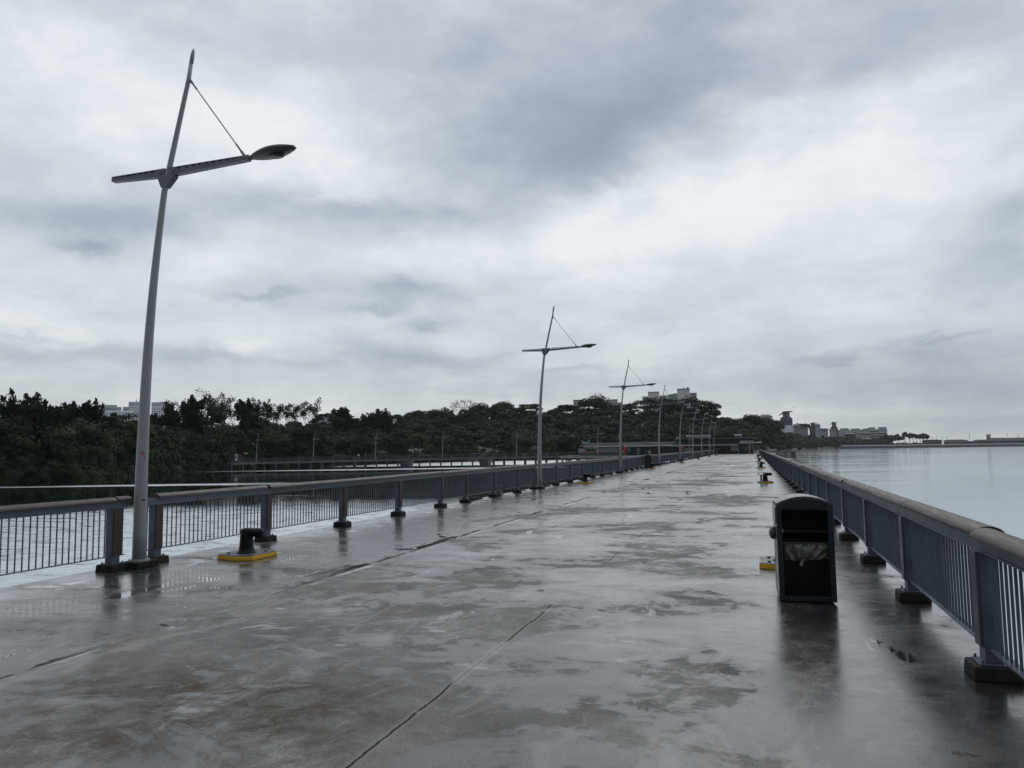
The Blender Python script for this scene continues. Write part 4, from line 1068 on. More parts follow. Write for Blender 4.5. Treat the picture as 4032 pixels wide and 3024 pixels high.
def limbs(b, rng, h, r, n, r0, z0=.35, top=.9, spread=.75, sub=2):
    b.tube([(0, 0, 0), (r*.03, 0, h*z0*.6), (0, r*.03, h*z0)], [r0*1.25, r0, r0*.85], 8)
    tips = []
    for i in range(n):
        a = 6.28*i/n+rng.uniform(-.4, .4); q = r*spread*rng.uniform(.5, 1); zt = h*rng.uniform(top-.18, top)
        p0 = Vector((0, r*.03, h*z0*rng.uniform(.8, 1))); p2 = Vector((q*math.cos(a), q*math.sin(a), zt)); p1 = (p0+p2)/2+Vector((0, 0, -.05*h))+Vector(rng.normal(size=3)*r*.05)
        b.tube([p0, p1, p2], [r0*.6, r0*.38, r0*.15], 6); tips.append((p1, p2))
        for j in range(sub):
            s_ = p1.lerp(p2, rng.uniform(.1, .8)); e = s_+Vector((rng.normal()*r*.22, rng.normal()*r*.22, h*rng.uniform(.05, .16)))
            b.tube([s_, (s_+e)/2+Vector(rng.normal(size=3)*.1), e], [r0*.22, r0*.14, r0*.06], 5); tips.append((s_, e))
    return tips
def make_tree(px, py, D, kind, h, r, label, group=None, name='tree', seed=0, tint=.5, n=None, leaf=None, mat=None, cat='tree'):
    rng = np.random.default_rng(seed+1000); x, y = place(px, D); z = zat(px, py, D)-h
    rt = empty(name, (x, y, z), rng.uniform(0, 6.28) if kind not in ('plume',) else 0, label, cat, group)
    L = Leaves(); b = MB(); mt = MT['leaf']
    px_m = D/3026*3.94   # metres per rendered pixel
    lf = leaf or max(.3, px_m*1.4)
    if kind == 'broad':
        tips = limbs(b, rng, h, r, 5, .035*r+.1); broad(L, rng, (0, 0, 0), h, r, n or 1100, tint, lf)
    elif kind == 'flat':
        tips = limbs(b, rng, h, r, 7, .03*r+.1, .5, .9, .85, 3); layered(L, rng, (0, 0, 0), h, r, n or 1100, tint, lf, .74, 16)
    elif kind == 'plume':
        b.tube([(0, 0, 0), (.1, 0, h*.4), (0, .1, h*.92)], [.28, .2, .05], 7)
        for i in range(5): b.tube([(0, 0, h*(.25+.1*i)), (rng.normal()*r*.4, rng.normal()*r*.4, h*(.5+.08*i))], [.1, .03], 5)
        plumes(L, rng, (0, 0, 0), h, r*1.35, n or 1100, tint, lf*.85, 30); mt = MT['needle']
    elif kind == 'sparse':
        tips = limbs(b, rng, h, r, 6, .16, .45, .95, .8, 5)
        for (p, q) in tips:
            m = 26; c = np.array(q)+sph(rng, m)*r*.22*rng.uniform(.3, 1, (m, 1)); L.add(c, lf*.75, tint, rng)
            c = np.array(p.lerp(q, .6))+sph(rng, 8)*r*.18; L.add(c, lf*.7, tint, rng)
        mt = MT['needle']
    elif kind == 'bare':
        tips = limbs(b, rng, h, r, 8, .16, .4, .98, .85, 7)
        for (p, q) in tips:
            for k in range(4):
                e = q+Vector((rng.normal()*r*.10, rng.normal()*r*.10, rng.uniform(0, .05)*h)); b.tube([p.lerp(q, .7), e], [.05, .025], 4)
    elif kind == 'palm':
        b.tube([(0, 0, 0), (.1, 0, h*.5), (0, 0, h*.9)], [.45, .36, .32], 8)
        d = sph(rng, n or 170); d[:, 2] = d[:, 2]*.9+.05; c = np.array([0, 0, h-r])+d*r*rng.uniform(.35, 1, (len(d), 1))
        L.add(c, lf*.9, tint, rng, 1.8, d)
    if mat: mt = mat
    b.build('branches' if kind == 'bare' else 'trunk', MT['bark'], rt)
    if L.V: link('crown', L.mesh('crown', mt), rt)
    return rt
gA, gB = 'feathery casuarinas above the left shore', 'slender trees above the mid shore'
TREES = [
 (-45, 1545, 158, 'plume', 21, 5.0, 'dense feathery casuarina cut by the left picture edge', gA, 1), (35, 1533, 160, 'plume', 22, 5.4, 'tallest feathery casuarina at the far left, in the left clump', gA, 2),
 (92, 1550, 158, 'plume', 20, 4.8, 'feathery casuarina in the middle of the dark left clump', gA, 3), (140, 1549, 157, 'plume', 20, 5.0, 'casuarina with spiky top forming the right peak of the left clump', gA, 4), (172, 1582, 155, 'plume', 18, 4.2, 'ragged casuarina sloping down at the right end of the left clump', gA, 5),
 (248, 1588, 178, 'plume', 15, 3.0, 'slim wispy casuarina standing apart right of the left clump', gA, 6), (284, 1581, 180, 'plume', 16, 2.6, 'narrow upright casuarina between the wispy one and the bushy one', gA, 7), (342, 1578, 182, 'plume', 16, 3.4, 'bushy casuarina left of the pale tower blocks, left of two', gA, 8), (372, 1574, 182, 'plume', 16, 3.4, 'bushy casuarina directly against the pale tower blocks', gA, 9),
 (492, 1624, 190, 'flat', 12, 6.0, 'flat layered tree standing before the pale tower blocks', None, 10), (425, 1632, 185, 'broad', 10, 3.2, 'round dark tree below the left tower block', None, 11),
 (610, 1632, 205, 'plume', 11, 2.6, 'small dark casuarina right of the nearest lamp pole, under the rightmost tower', gA, 12),
 (688, 1566, 215, 'sparse', 16, 4.2, 'thin pale half-bare tree right of the rightmost tower block', gB, 13), (676, 1600, 212, 'plume', 13, 2.0, 'slim dark column tree below the half-bare one', gB, 14), (752, 1557, 216, 'plume', 17, 3.4, 'dense upright tree beside the half-bare tree', gB, 15), (800, 1542, 218, 'sparse', 18, 5.0, 'tallest airy tree in the group right of the nearest lamp', gB, 16), (856, 1549, 218, 'sparse', 17, 4.4, 'airy tree at the right end of the tall group', gB, 17), (825, 1580, 214, 'broad', 14, 4.0, 'full dark tree under the tall airy group', gB, 18),
 (930, 1582, 225, 'sparse', 14, 4.2, 'airy tree starting the second skyline group', gB, 19), (975, 1571, 226, 'plume', 16, 3.6, 'dense dark tree in the second skyline group', gB, 20), (1029, 1561, 228, 'sparse', 16, 3.2, 'slim tallest tree of the second skyline group', gB, 21), (1072, 1587, 230, 'sparse', 15, 4.0, 'bushy airy tree right of the slim tallest one', gB, 22), (1000, 1600, 224, 'broad', 13, 4.0, 'dark full tree beneath the second skyline group', gB, 23), (1146, 1584, 235, 'sparse', 15, 4.0, 'leaning airy tree between second group and lone crown', gB, 24), (1216, 1577, 240, 'sparse', 16, 4.6, 'lone airy tree with an oval crown above the boardwalk', gB, 25),
 (1285, 1623, 300, 'flat', 15, 6.5, 'flat topped layered tree on the skyline right of the lone airy tree', None, 26), (1361, 1607, 305, 'plume', 17, 6.0, 'fuzzy round casuarina on the low skyline saddle', None, 27), (1489, 1616, 320, 'plume', 15, 7.5, 'spiky fan-like tree at the left foot of the wooded hill', None, 28), (1556, 1628, 350, 'flat', 14, 6, 'layered tree where the wooded hill begins to rise', None, 29),
 (1638, 1603, 368, 'broad', 14, 6, 'round tree on the first shoulder of the wooded hill', None, 30), (1712, 1610, 374, 'broad', 13, 6, 'pointed dark crown on the second shoulder of the hill', None, 31), (1752, 1606, 376, 'sparse', 13, 5, 'loose crown left of the leafless tree on the hill', None, 46), (1820, 1574, 385, 'bare', 15, 8.5, 'leafless tree with fine rounded twigs on the hill skyline', None, 32),
 (1890, 1588, 386, 'broad', 14, 7, 'dark crown right of the leafless tree', None, 47), (1980, 1582, 392, 'broad', 14, 7.5, 'broad dark crown on the hill top left of the second lamp', None, 33), (2090, 1585, 398, 'flat', 14, 7.5, 'thin flat layered umbrella tree beside the second lamp mast', None, 34), (2190, 1611, 402, 'broad', 13, 7, 'dark crown in the dip right of the second lamp mast', None, 48), (2240, 1588, 408, 'flat', 15, 8, 'lacy layered tree left of the small white hill house', None, 35),
 (2344, 1557, 412, 'broad', 19, 11.5, 'big dark dome shaped tree on the hill left of the third lamp', None, 36), (2440, 1590, 415, 'flat', 15, 9, 'layered tree right of the third lamp, before a white house', None, 37),
 (2552, 1566, 432, 'flat', 20, 15.5, 'wide umbrella shaped rain tree on the left before the white apartments', 'rain trees on the hill', 38), (2625, 1567, 436, 'flat', 19, 12, 'umbrella rain tree directly under the left white apartment block', 'rain trees on the hill', 49), (2724, 1563, 440, 'flat', 21, 15, 'high domed rain tree before the right white apartment block', 'rain trees on the hill', 39), (2775, 1592, 442, 'flat', 18, 10.5, 'rain tree with lacy drooping right edge against the sky', 'rain trees on the hill', 40),
 (2828, 1640, 470, 'flat', 12, 8, 'low layered tree at the foot of the thin mast', None, 41), (2860, 1646, 482, 'broad', 12, 7, 'round crown right of the thin mast', None, 50), (2903, 1651, 492, 'broad', 12, 7, 'small round crown in the dip between two hills', None, 42), (2955, 1633, 502, 'broad', 15, 9.5, 'dark domed tree on the right hill top', None, 43), (3005, 1638, 540, 'broad', 15, 9, 'dark crown below the slanted grey roof', None, 44), (3042, 1652, 575, 'broad', 14, 8.5, 'last dark crown before the tower with the emblem', None, 45),
]
for i, (px, py, D, kind, h, r, lb_, gp, sd_) in enumerate(TREES):
    nn = {'broad': 2400, 'flat': 3000, 'plume': 7000}.get(kind)
    nm = {'plume': 'casuarina_tree', 'flat': 'umbrella_tree', 'bare': 'leafless_tree'}.get(kind, 'broadleaf_tree')
    if kind == 'plume' and px in (752, 676, 975): nm = 'slender_tree'
    make_tree(px, py, D, kind, h, r, lb_, gp, nm, sd_, rnd.uniform(.2, .5), nn)
# lower slope individuals that show by colour
make_tree(508, 1706, 165, 'broad', 8, 4.4, 'yellowish rounded tree low on the left shore beside the nearest lamp pole', None, 'broadleaf_tree', 71, .6, 1500, None, MT['leafy'])
make_tree(1080, 1685, 222, 'broad', 10, 5, 'paler green rounded tree behind the first boardwalk lamps', None, 'broadleaf_tree', 72, .95, 1500)
make_tree(1640, 1706, 258, 'broad', 10, 5, 'bright green bushy tree behind the boardwalk between two small lamps', None, 'broadleaf_tree', 73, 1., 1500)
make_tree(60, 1720, 151, 'broad', 9, 4, 'green mangrove bush at the water edge on the far left', None, 'mangrove_tree', 74, .8, 1500)
for i, px in enumerate((2150, 2178, 2215, 2246)):
    make_tree(px, 1716, 294, 'flat', 9, 4.2, ['park tree with visible slim trunk right of the second lamp, first from left', 'park tree with visible slim trunk, second from left', 'park tree with visible slim trunk, third from left', 'park tree with slim trunk beside the restaurant\'s left end'][i], 'park trees left of the restaurant', 'park_tree', 80+i, .3, 900)
# the wood itself
FL = Leaves(); rng = np.random.default_rng(5); tk = MB()
cnt = 0
def wood(px, t, h, r, n, tint, kind):
    D, py = surf(px, t); x, y = place(px, D); z = zat(px, py+rng.uniform(0, 10)*(1 if px < 3050 else .35), D)-h
    z = max(z, ZW+.3) if px < 3050 else max(z, ZW+.5)
    lf = max(.42, D/3026*3.94*1.45)
    if kind < .75: broad(FL, rng, (x, y, z), h, r, n, tint, lf, True)
    else: layered(FL, rng, (x, y, z), h, r, n, tint, lf, .45, 8)
    tk.tube([(x, y, z-2), (x, y, z+h*.6)], [.25, .12], 5, False)
px = -700.
while px < 3060:
    Ds, Dr, f, r_ = ctl(px)
    step = 8.6/((Ds+Dr)/2)*3026/6.2
    t = rng.uniform(-.02, 1.0)
    D, _ = surf(px, t)
    sc = 1 if px < 2800 else 1.15
    wood(px, t, rng.uniform(8, 12)*sc, rng.uniform(3.2, 5.6)*sc, 1100, float(np.clip(rng.normal(.42, .2), .05, 1)), rng.uniform(0, 1))
    px += step*rng.uniform(.25, .75)*.5
# ridge line crowns
px = -300.
while px < 3070:
    D = ctl(px)[1]; wood(px, rng.uniform(.86, 1.06), rng.uniform(8, 12), rng.uniform(3.2, 5.8), 800, float(np.clip(rng.normal(.36, .16), .05, 1)), rng.uniform(0, .9))
    px += rng.uniform(2.2, 4.6)/D*3026
# mangrove fringe along the waterline
px = -700.
while px < 2990:
    Ds, Dr, f, r_ = ctl(px); x, y = place(px+rng.uniform(-9, 9), Ds+rng.uniform(.0, 4)); hh = rng.uniform(4, 7)
    broad(FL, rng, (x, y, ZW-hh*.28), hh, rng.uniform(2.4, 3.8), 620, float(np.clip(rng.normal(.4, .2), 0, 1)), max(.38, Ds/3026*3.94*1.45), True)
    px += rng.uniform(1.6, 3.4)/Ds*3026
# far right wood and gardens
for k in range(520):
    px = rng.uniform(3050, 3500); t = rng.uniform(0, 1)**1.5; Ds = ctl(px)[0]
    if px > 3330 and t > .6: continue
    wood(px, t, rng.uniform(8, 13), rng.uniform(4.5, 8), 120, float(np.clip(rng.normal(.35, .18), .05, 1)), rng.uniform(0, 1))
for k in range(90):
    px = rng.uniform(3500, 4250); D = ctl(px)[0]+rng.uniform(20, 120); x, y = place(px, D); hh = rng.uniform(3, 6)
    broad(FL, rng, (x, y, ZW+1), hh, rng.uniform(3, 7), 60, .4, 1.8)
fo = link('wood', FL.mesh('wood', MT['leaf'])); tag(fo, 'dark green wood of many crowded tree crowns covering the far shore and its hills', 'wood', None, 'stuff')
tr_ = tk.build('tree_trunks', MT['bark'], fo); tag(tr_, kind='stuff')

# ---------------------------------------------------------------- far buildings
def block(px0, px1, py0, D, label, name='apartment_block', group=None, mat='towerw', floors=0, fl_px=6.3, bays=8, turn=0., depth=14, cat='apartment block', top=None, base_py=None, first=0, side=False):
    px = (px0+px1)/2; x, y = place(px, D); w = (px1-px0)/3026*D/2*.98
    rt = empty(name, (x, y, ZW+1), azim(px)+turn, label, cat, group)
    zt = zat(px, py0, D)-(ZW+1); zb = (zat(px, base_py, D)-(ZW+1)) if base_py else 0
    MB().box(-w, w, 0, depth, zb, zt).build('wall', MT[mat], rt)
    fh = fl_px/3026*D; z = zt-fh*(1.1+first)
    for f in range(floors):
        if z-fh*.55 < zb: break
        b = MB(); bw = 2*w/bays
        for k in range(bays): b.box(-w+bw*(k+.14), -w+bw*(k+.86), -.12, -.002, z-fh*.5, z)
        b.build('window_row', MT['win'], rt); z -= fh
    return rt, w, zt, fh
D1 = 1150
gT = 'pale tower blocks behind the left shore'
r1, w, zt, fh = block(394, 448, 1594, D1, 'wide grey-topped tower block behind the casuarinas, leftmost of the pale towers', group=gT, mat='towerg', floors=6, bays=5, depth=18, first=1)
MB().box(w*.55, w*1.55, 2, 14, 0, zt-2.6).build('wing', MT['towerg'], r1)
r2_, w, zt, fh = block(420, 512, 1617, D1-40, 'lower white block with window grid in front of the leftmost tower', group=gT, floors=8, bays=9)
r3, w, zt, fh = block(482, 512, 1602, D1+30, 'narrow grey block between two pale towers', group=gT, mat='towerg', floors=3, bays=3)
r4, w, zt, fh = block(506, 556, 1582, D1, 'tall white tower block partly behind the nearest lamp pole', group=gT, floors=14, bays=6, first=2)
MB().box(-w*.99, w*.99, -.3, -.002, zt-fh*2.4, zt-.3).build('crown_panel', MT['towerg'], r4); MB().box(-.4, .4, 5, 5.8, zt, zt+4).build('mast', MT['steel_dark'], r4)
r5, w, zt, fh = block(597, 658, 1584, D1, 'white tower block with window grid right of the nearest lamp pole', group=gT, floors=16, bays=8, first=2)
MB().box(-w*.99, w*.99, -.3, -.002, zt-fh*2.3, zt-.3).build('crown_panel', MT['towerg'], r5); MB().box(-w*.15, w, 2, 12, zt, zt+.9).build('parapet', MT['towerg'], r5)
block(668, 700, 1640, D1+80, 'low pale block peeping between trees right of the towers', group=gT, floors=6, bays=4)
block(872, 884, 1648, D1+120, 'tiny pale block in the tree gap above the boardwalk', group=gT, floors=3, bays=2)
block(1240, 1340, 1631, 900, 'low pale roofed block behind the flat topped tree', mat='towerg', floors=2, bays=10, fl_px=7)
# hill top houses
gH = 'white apartments on the hill'
rA, w, zt, fh = block(2261, 2302, 1577, 520, 'small white house with flat dark roof left of the dome tree', 'hill_house', None, floors=2, bays=3, fl_px=9, cat='house', base_py=1640)
MB().box(-w*1.05, w*1.05, -.5, 14.4, zt+.002, zt+.5).build('roof', MT['roofgrey'], rA); MB().box(w*1.0, w*1.35, 1, 12, zt-12, zt-2.2).build('wing', MT['towerw'], rA)
rB, w, zt, fh = block(2394, 2436, 1575, 520, 'small white house with flat roof right of the third lamp mast', 'hill_house', None, floors=2, bays=3, fl_px=9, cat='house', base_py=1640)
MB().box(-w*1.05, w*1.05, -.5, 14.4, zt+.002, zt+.4).build('roof', MT['roofgrey'], rB); MB().box(w*1.0, w*1.7, 1, 12, zt-12, zt-1.6).build('wing', MT['towerg'], rB)
DA = 600
rC, w, zt, fh = block(2558, 2602, 1544, DA, 'left white apartment block on the hill behind the rain trees', group=gH, floors=5, bays=1, fl_px=9.5, base_py=1660, first=1)
for k in rC.children:
    if k.name.startswith('window_row'): k.scale.x = .45; k.location.x = w*.42
MB().box(-w*1.02, w*1.02, -.4, 14, zt+.002, zt+.35).build('roof', MT['roofdark'], rC)
MB().box(w, w+5, .6, 12, zt-30, zt-2.6).build('wing', MT['towerw'], rC); MB().box(-w-4.5, -w, 2, 12, zt-30, zt-3).build('wing', MT['towerg'], rC)
for f in range(3): MB().box(w+.3, w+4.7, .47, .598, zt-4.6-f*1.9, zt-3.7-f*1.9).build('window_row', MT['win'], rC)
rD, w, zt, fh = block(2674, 2722, 1532, DA, 'tallest white apartment block on the hill with roof aerials', group=gH, floors=9, bays=1, fl_px=9.4, base_py=1660, first=1.6)
for k in rD.children:
    if k.name.startswith('window_row'): k.scale.x = .42; k.location.x = w*.48
MB().box(-w*1.03, w*1.03, -.4, 14, zt+.002, zt+.4).build('roof', MT['roofdark'], rD)
MB().box(-w-3.2, -w, .8, 13, zt-30, zt-3.0).build('stair_core', MT['towerg'], rD)
MB().box(-w-6.4, -w-3.2, 2.2, 13, zt-30, zt-3.4).build('wing', MT['towerg'], rD); MB().box(-w-11.5, -w-6.4, 3, 13, zt-30, zt-3.9).build('wing', MT['towerw'], rD)
MB().box(w, w+5.2, 1.2, 13, zt-30, zt-2.8).build('wing', MT['towerw'], rD)
for f in range(6): MB().box(w+.4, w+4.8, 1.05, 1.198, zt-4.6-f*1.86, zt-3.7-f*1.86).build('window_row', MT['win'], rD)
b = MB(); b.tube([(0, 6, zt+.4), (0, 6, zt+3.2)], .12, 6); b.box(-.9, .9, 5.9, 6.1, zt+1., zt+1.15); b.build('aerial', MT['steel_dark'], rD)
b = MB(); b.box(2.6, 4., 5, 6, zt+.9, zt+1.7); b.tube([(3.3, 5.5, zt+.4), (3.3, 5.5, zt+1.)], .15, 6); b.build('aerial', MT['steel_dark'], rD)
MB().tube([(-w-8, 6, zt-3.9), (-w-8, 6, zt+.6)], .1, 6).build('aerial', MT['steel_dark'], rD)
# thin mast on the hill
x, y = place(2822, 470); z = zat(2822, 1700, 470); MB_ = MB().tube([(0, 0, 0), (0, 0, zat(2822, 1600, 470)-z)], [.55, .38], 10); ms = MB_.build('mast', MT['steel_dark'], None); ms.location = (x, y, z)
tag(ms, 'thin dark mast rising above the trees right of the rain trees', 'mast')
# resort towers with wing shaped roofs
def resort(px0, px1, pt, D, label, pbase, hexm='navy', slant=1, emblem=False):
    px = (px0+px1)/2; x, y = place(px, D); w = (px1-px0)/3026*D/2; rt = empty('resort_tower', (x, y, ZW+1), azim(px), label, 'tower', 'resort towers with slanting roofs on the right')
    Z = lambda py: zat(px, py, D)-(ZW+1)
    hh = pbase-pt
    zt, zr, zl, zs, zb = Z(pt), Z(pt+hh*.05), Z(pt+hh*.24), Z(pt+hh*.38), Z(pbase)
    MB().box(-w*.62, w*.78, .4, 2*w, 0, zs).build('wall', MT[hexm], rt)
    MB().box(-w*.86, -w*.621, .8, 2*w-1, 0, zs-(zt-zs)*.08).build('buttress', MT[hexm], rt)
    MB().box(w*.781, w*.92, 1., 2*w-1, 0, zs-(zt-zs)*.25).build('buttress', MT[hexm], rt)
    b = MB(); b.box(-w*.5, w*.55, 1.2, 2*w-1.2, zs, zr-.4)
    b.build('belfry', MT[hexm], rt)
    for s in (-.30, .22): MB().box(w*s-w*.07, w*s+w*.10, 1.05, 1.198, zs+.5, zs+(zt-zs)*.6).build('opening', MT['towerg'], rt)
    MB().prism([(-w, zl-.4), (-w*.30, zr-.25), (w, zt-.25), (w, zt), (-w*.32, zt-.05), (-w, zl)], 'y', -.8, 2*w+.8).build('roof', MT['roofdark'], rt)
    if emblem:
        e = MB(); e.torus((w*.33, .2, zs-(zt-zs)*.25), w*.12, w*.025, 'y', 18, 6); e.box(w*.25, w*.41, .12, .398, zs-(zt-zs)*.32, zs-(zt-zs)*.27); e.build('emblem', MT['towerg'], rt)
    return rt, w, Z
rt, w, Z = resort(3076, 3124, 1619, 900, 'tallest dark tower with a wing shaped roof and a round pale emblem', 1680, emblem=True)
MB().box(-w*1.9, -w*.862, 2, 14, 0, Z(1655)).build('annex', MT['towerg'], rt); MB().box(-w*1.7, -w*.9, 1.85, 1.998, Z(1668), Z(1664)).build('window_row', MT['win'], rt)
MB().box(-w*.7, w*1.0, -2, .2, 0, Z(1675)).build('terrace', MT['towerw'], rt)
resort(3190, 3219, 1664, 1010, 'dark tower with slanting roof, middle of the three resort towers', 1696)
resort(3274, 3301, 1661, 1130, 'slim dark tower with slanting roof, rightmost of the three resort towers', 1710)
def lodge(px0, px1, pe, pr, D, pb, label, mat='towerg', rows=1):
    px = (px0+px1)/2; x, y = place(px, D); w = (px1-px0)/3026*D/2; rt = empty('resort_lodge', (x, y, ZW+1), azim(px), label, 'lodge'); Z = lambda py: zat(px, py, D)-(ZW+1)
    MB().box(-w*.85, w*.85, 0, 12, 0, Z(pe)).build('wall', MT[mat], rt)
    MB().hexa([(-w, -1, Z(pe)), (w, -1, Z(pe)), (w, 13, Z(pe)), (-w, 13, Z(pe)), (-w*.8, 4, Z(pr)), (w*.35, 4, Z(pr)), (w*.35, 8, Z(pr)), (-w*.8, 8, Z(pr))]).build('roof', MT['roofgrey'], rt)
    for k in range(rows): MB().box(-w*.7, w*.7, -.12, -.002, Z(pe+3.4+k*5), Z(pe+1.5+k*5)).build('window_row', MT['win'], rt)
    return rt
lodge(2999, 3046, 1640, 1631, 780, 1650, 'grey hipped roof poking above the trees left of the emblem tower')
lodge(3127, 3155, 1677, 1669, 920, 1690, 'low grey hipped lodge right of the emblem tower')
lodge(3213, 3234, 1675, 1667, 960, 1690, 'small grey lodge roof right of the middle resort tower')
lodge(3100, 3186, 1679, 1677, 930, 1695, 'long pale terrace building below the row of small palms', rows=2)
lodge(3216, 3264, 1688, 1686, 1080, 1715, 'flat pale hotel wing between middle and right resort towers', rows=3)
lodge(3268, 3296, 1690, 1688, 1120, 1720, 'pale annex at the foot of the right resort tower', rows=2)
def office(px0, px1, pt, D, label, bands, turret):
    px = (px0+px1)/2; x, y = place(px, D); w = (px1-px0)/3026*D/2; rt = empty('waterfront_building', (x, y, ZW+1), azim(px), label, 'building'); Z = lambda py: zat(px, py, D)-(ZW+1)
    MB().box(-w, w, 0, 26, 0, Z(pt)).build('wall', MT['towerg'], rt)
    for (a, b_, p) in turret:
        xa, xb = -w+2*w*(a-px0)/(px1-px0), -w+2*w*(b_-px0)/(px1-px0)
        MB().box(xa, xb, 1, 20, Z(pt)+.002, Z(p)).build('roof_turret', MT['towerg'], rt); MB().box(xa-.5, xb+.5, .5, 20.5, Z(p)+.002, Z(p)+.5).build('roof_cap', MT['roofgrey'], rt)
    for (a, b_, p) in bands:
        xa, xb = -w+2*w*(a-px0)/(px1-px0), -w+2*w*(b_-px0)/(px1-px0)
        MB().box(xa, xb, -1.2, -.002, Z(p)-.55, Z(p)+.35).build('balcony_band', MT['towerw'], rt)
        MB().box(xa, xb, -.12, -.003, Z(p)-2.8, Z(p)-.56).build('window_row', MT['win'], rt)
    return rt
office(3310, 3400, 1692, 1330, 'long low grey waterfront building with two roof turrets', [(3330, 3390, 1700)], [(3318, 3346, 1687), (3354, 3383, 1689)])
office(3385, 3485, 1690, 1300, 'grey waterfront building with stacked white curved balconies', [(3430, 3456, 1694), (3392, 3450, 1704), (3452, 3482, 1704), (3430, 3460, 1713), (3462, 3484, 1713), (3440, 3472, 1722)], [(3408, 3425, 1688), (3425, 3446, 1684), (3457, 3483, 1684)])
rt = lodge(3366, 3432, 1729, 1724, 1140, 1745, 'low pale roofed pavilion on the shore below the grey waterfront building', rows=1)
lodge(3328, 3372, 1709, 1703, 1180, 1720, 'dark flat block among trees before the grey waterfront building', 'navy', 0)
lodge(3205, 3236, 1737, 1733, 960, 1745, 'blue roofed stall under the trees on the right shore', 'blue', 0)
# palms
PL = [(3565, 1703, 13, 2.6), (3583, 1706, 12, 2.9), (3596, 1710, 11, 1.9), (3609, 1712, 10, 1.9), (3624, 1711, 11, 2.5), (3637, 1708, 12, 3.2), (3652, 1713, 10, 2.0)]
pw = ['tallest fan palm, leftmost of the waterfront row', 'thick crowned fan palm, second of the waterfront row', 'thin fan palm, third of the waterfront row', 'small fan palm standing alone in the middle of the waterfront row', 'fan palm touching the biggest crowned palm', 'fan palm with the biggest crown in the waterfront row', 'last small fan palm at the right end of the waterfront row']
for i, (px, py, h, r) in enumerate(PL): make_tree(px, py, 1190, 'palm', 17, r*1.15, pw[i], 'fan palms along the right waterfront', 'fan_palm', 120+i, .2, 200, 1.9)
pw = ['small palm at left of the row above the terrace building', 'second small palm above the terrace building', 'largest small palm above the terrace building', 'fourth small palm above the terrace building', 'small palm beside the middle resort tower']
for i, px in enumerate((3143, 3152, 3163, 3177, 3188)): make_tree(px, (1668, 1669, 1668, 1668, 1671)[i], 930, 'palm', 6, (1.3, 1.3, 2.0, 1.6, 1.6)[i], pw[i], 'small palms on the terrace', 'palm', 130+i, .2, 90, 1.2)
for i, (px, py, r) in enumerate([(3487, 1711, 7), (3510, 1712, 7), (3540, 1708, 6)]):
    make_tree(px, py, 1180, 'broad', 15, r, ['dark rounded tree left of the fan palms, leftmost of three', 'dark rounded tree left of the fan palms, middle of three', 'dark rounded tree directly beside the tallest fan palm'][i], 'rounded trees beside the fan palms', 'broadleaf_tree', 140+i, .15, 900, 2.6)
# causeway with pale rail, its head house, sea wall
b = MB(); P0 = Vector((*place(3262, 1010), 0)); P1 = Vector((*place(4400, 1400), 0)); d = (P1-P0).normalized(); n_ = Vector((d.y, -d.x, 0))
def wallseg(z0, z1, off, th):
    q = [P0+n_*off, P1+n_*off, P1-n_*th, P0-n_*th]; return [(v.x, v.y, z0) for v in q]+[(v.x, v.y, z1) for v in q]
cw = empty('causeway', P0, 0, 'long dark causeway with a pale rail line crossing the right water', 'causeway')
CPm = Matrix.Translation(-P0)
o = MB().hexa(wallseg(-3.2, .9, 0, 6)).build('wall', MT['navy'], cw); o.data.transform(CPm)
o = MB().hexa(wallseg(.95, 1.9, -.5, .8)).build('rail', MT['white'], cw); o.data.transform(CPm)
o = MB().hexa(wallseg(2.6, 2.9, -5, 5.4)).build('far_rail', MT['roofgrey'], cw); o.data.transform(CPm)
x, y = place(3257, 1008); gh = empty('gatehouse', (x, y, 0), azim(3257), 'small pale gatehouse at the left end of the causeway', 'gatehouse')
MB().box(-4, 4, 0, 5, -3, 4.6).build('wall', MT['towerg'], gh); MB().box(-4.4, 4.4, -.4, 5.4, 4.602, 5.2).build('roof', MT['towerw'], gh)
for s in (-2, 1): MB().box(s, s+1.2, -.12, -.002, .5, 3).build('window', MT['win'], gh)
vs = []; 
sw = []
for px in range(2700, 3290, 20):
    Ds = ctl(px)[0]-3; sw.append(Vector((*place(px, Ds), 0)))
tag(sweep(sw, [(0, -3), (1.5, -3), (1.0, .4), (-3, .5), (-3, -3)]).build('sea_wall', MT['seawall']), 'low grey stone sea wall along the right shore', 'sea wall')
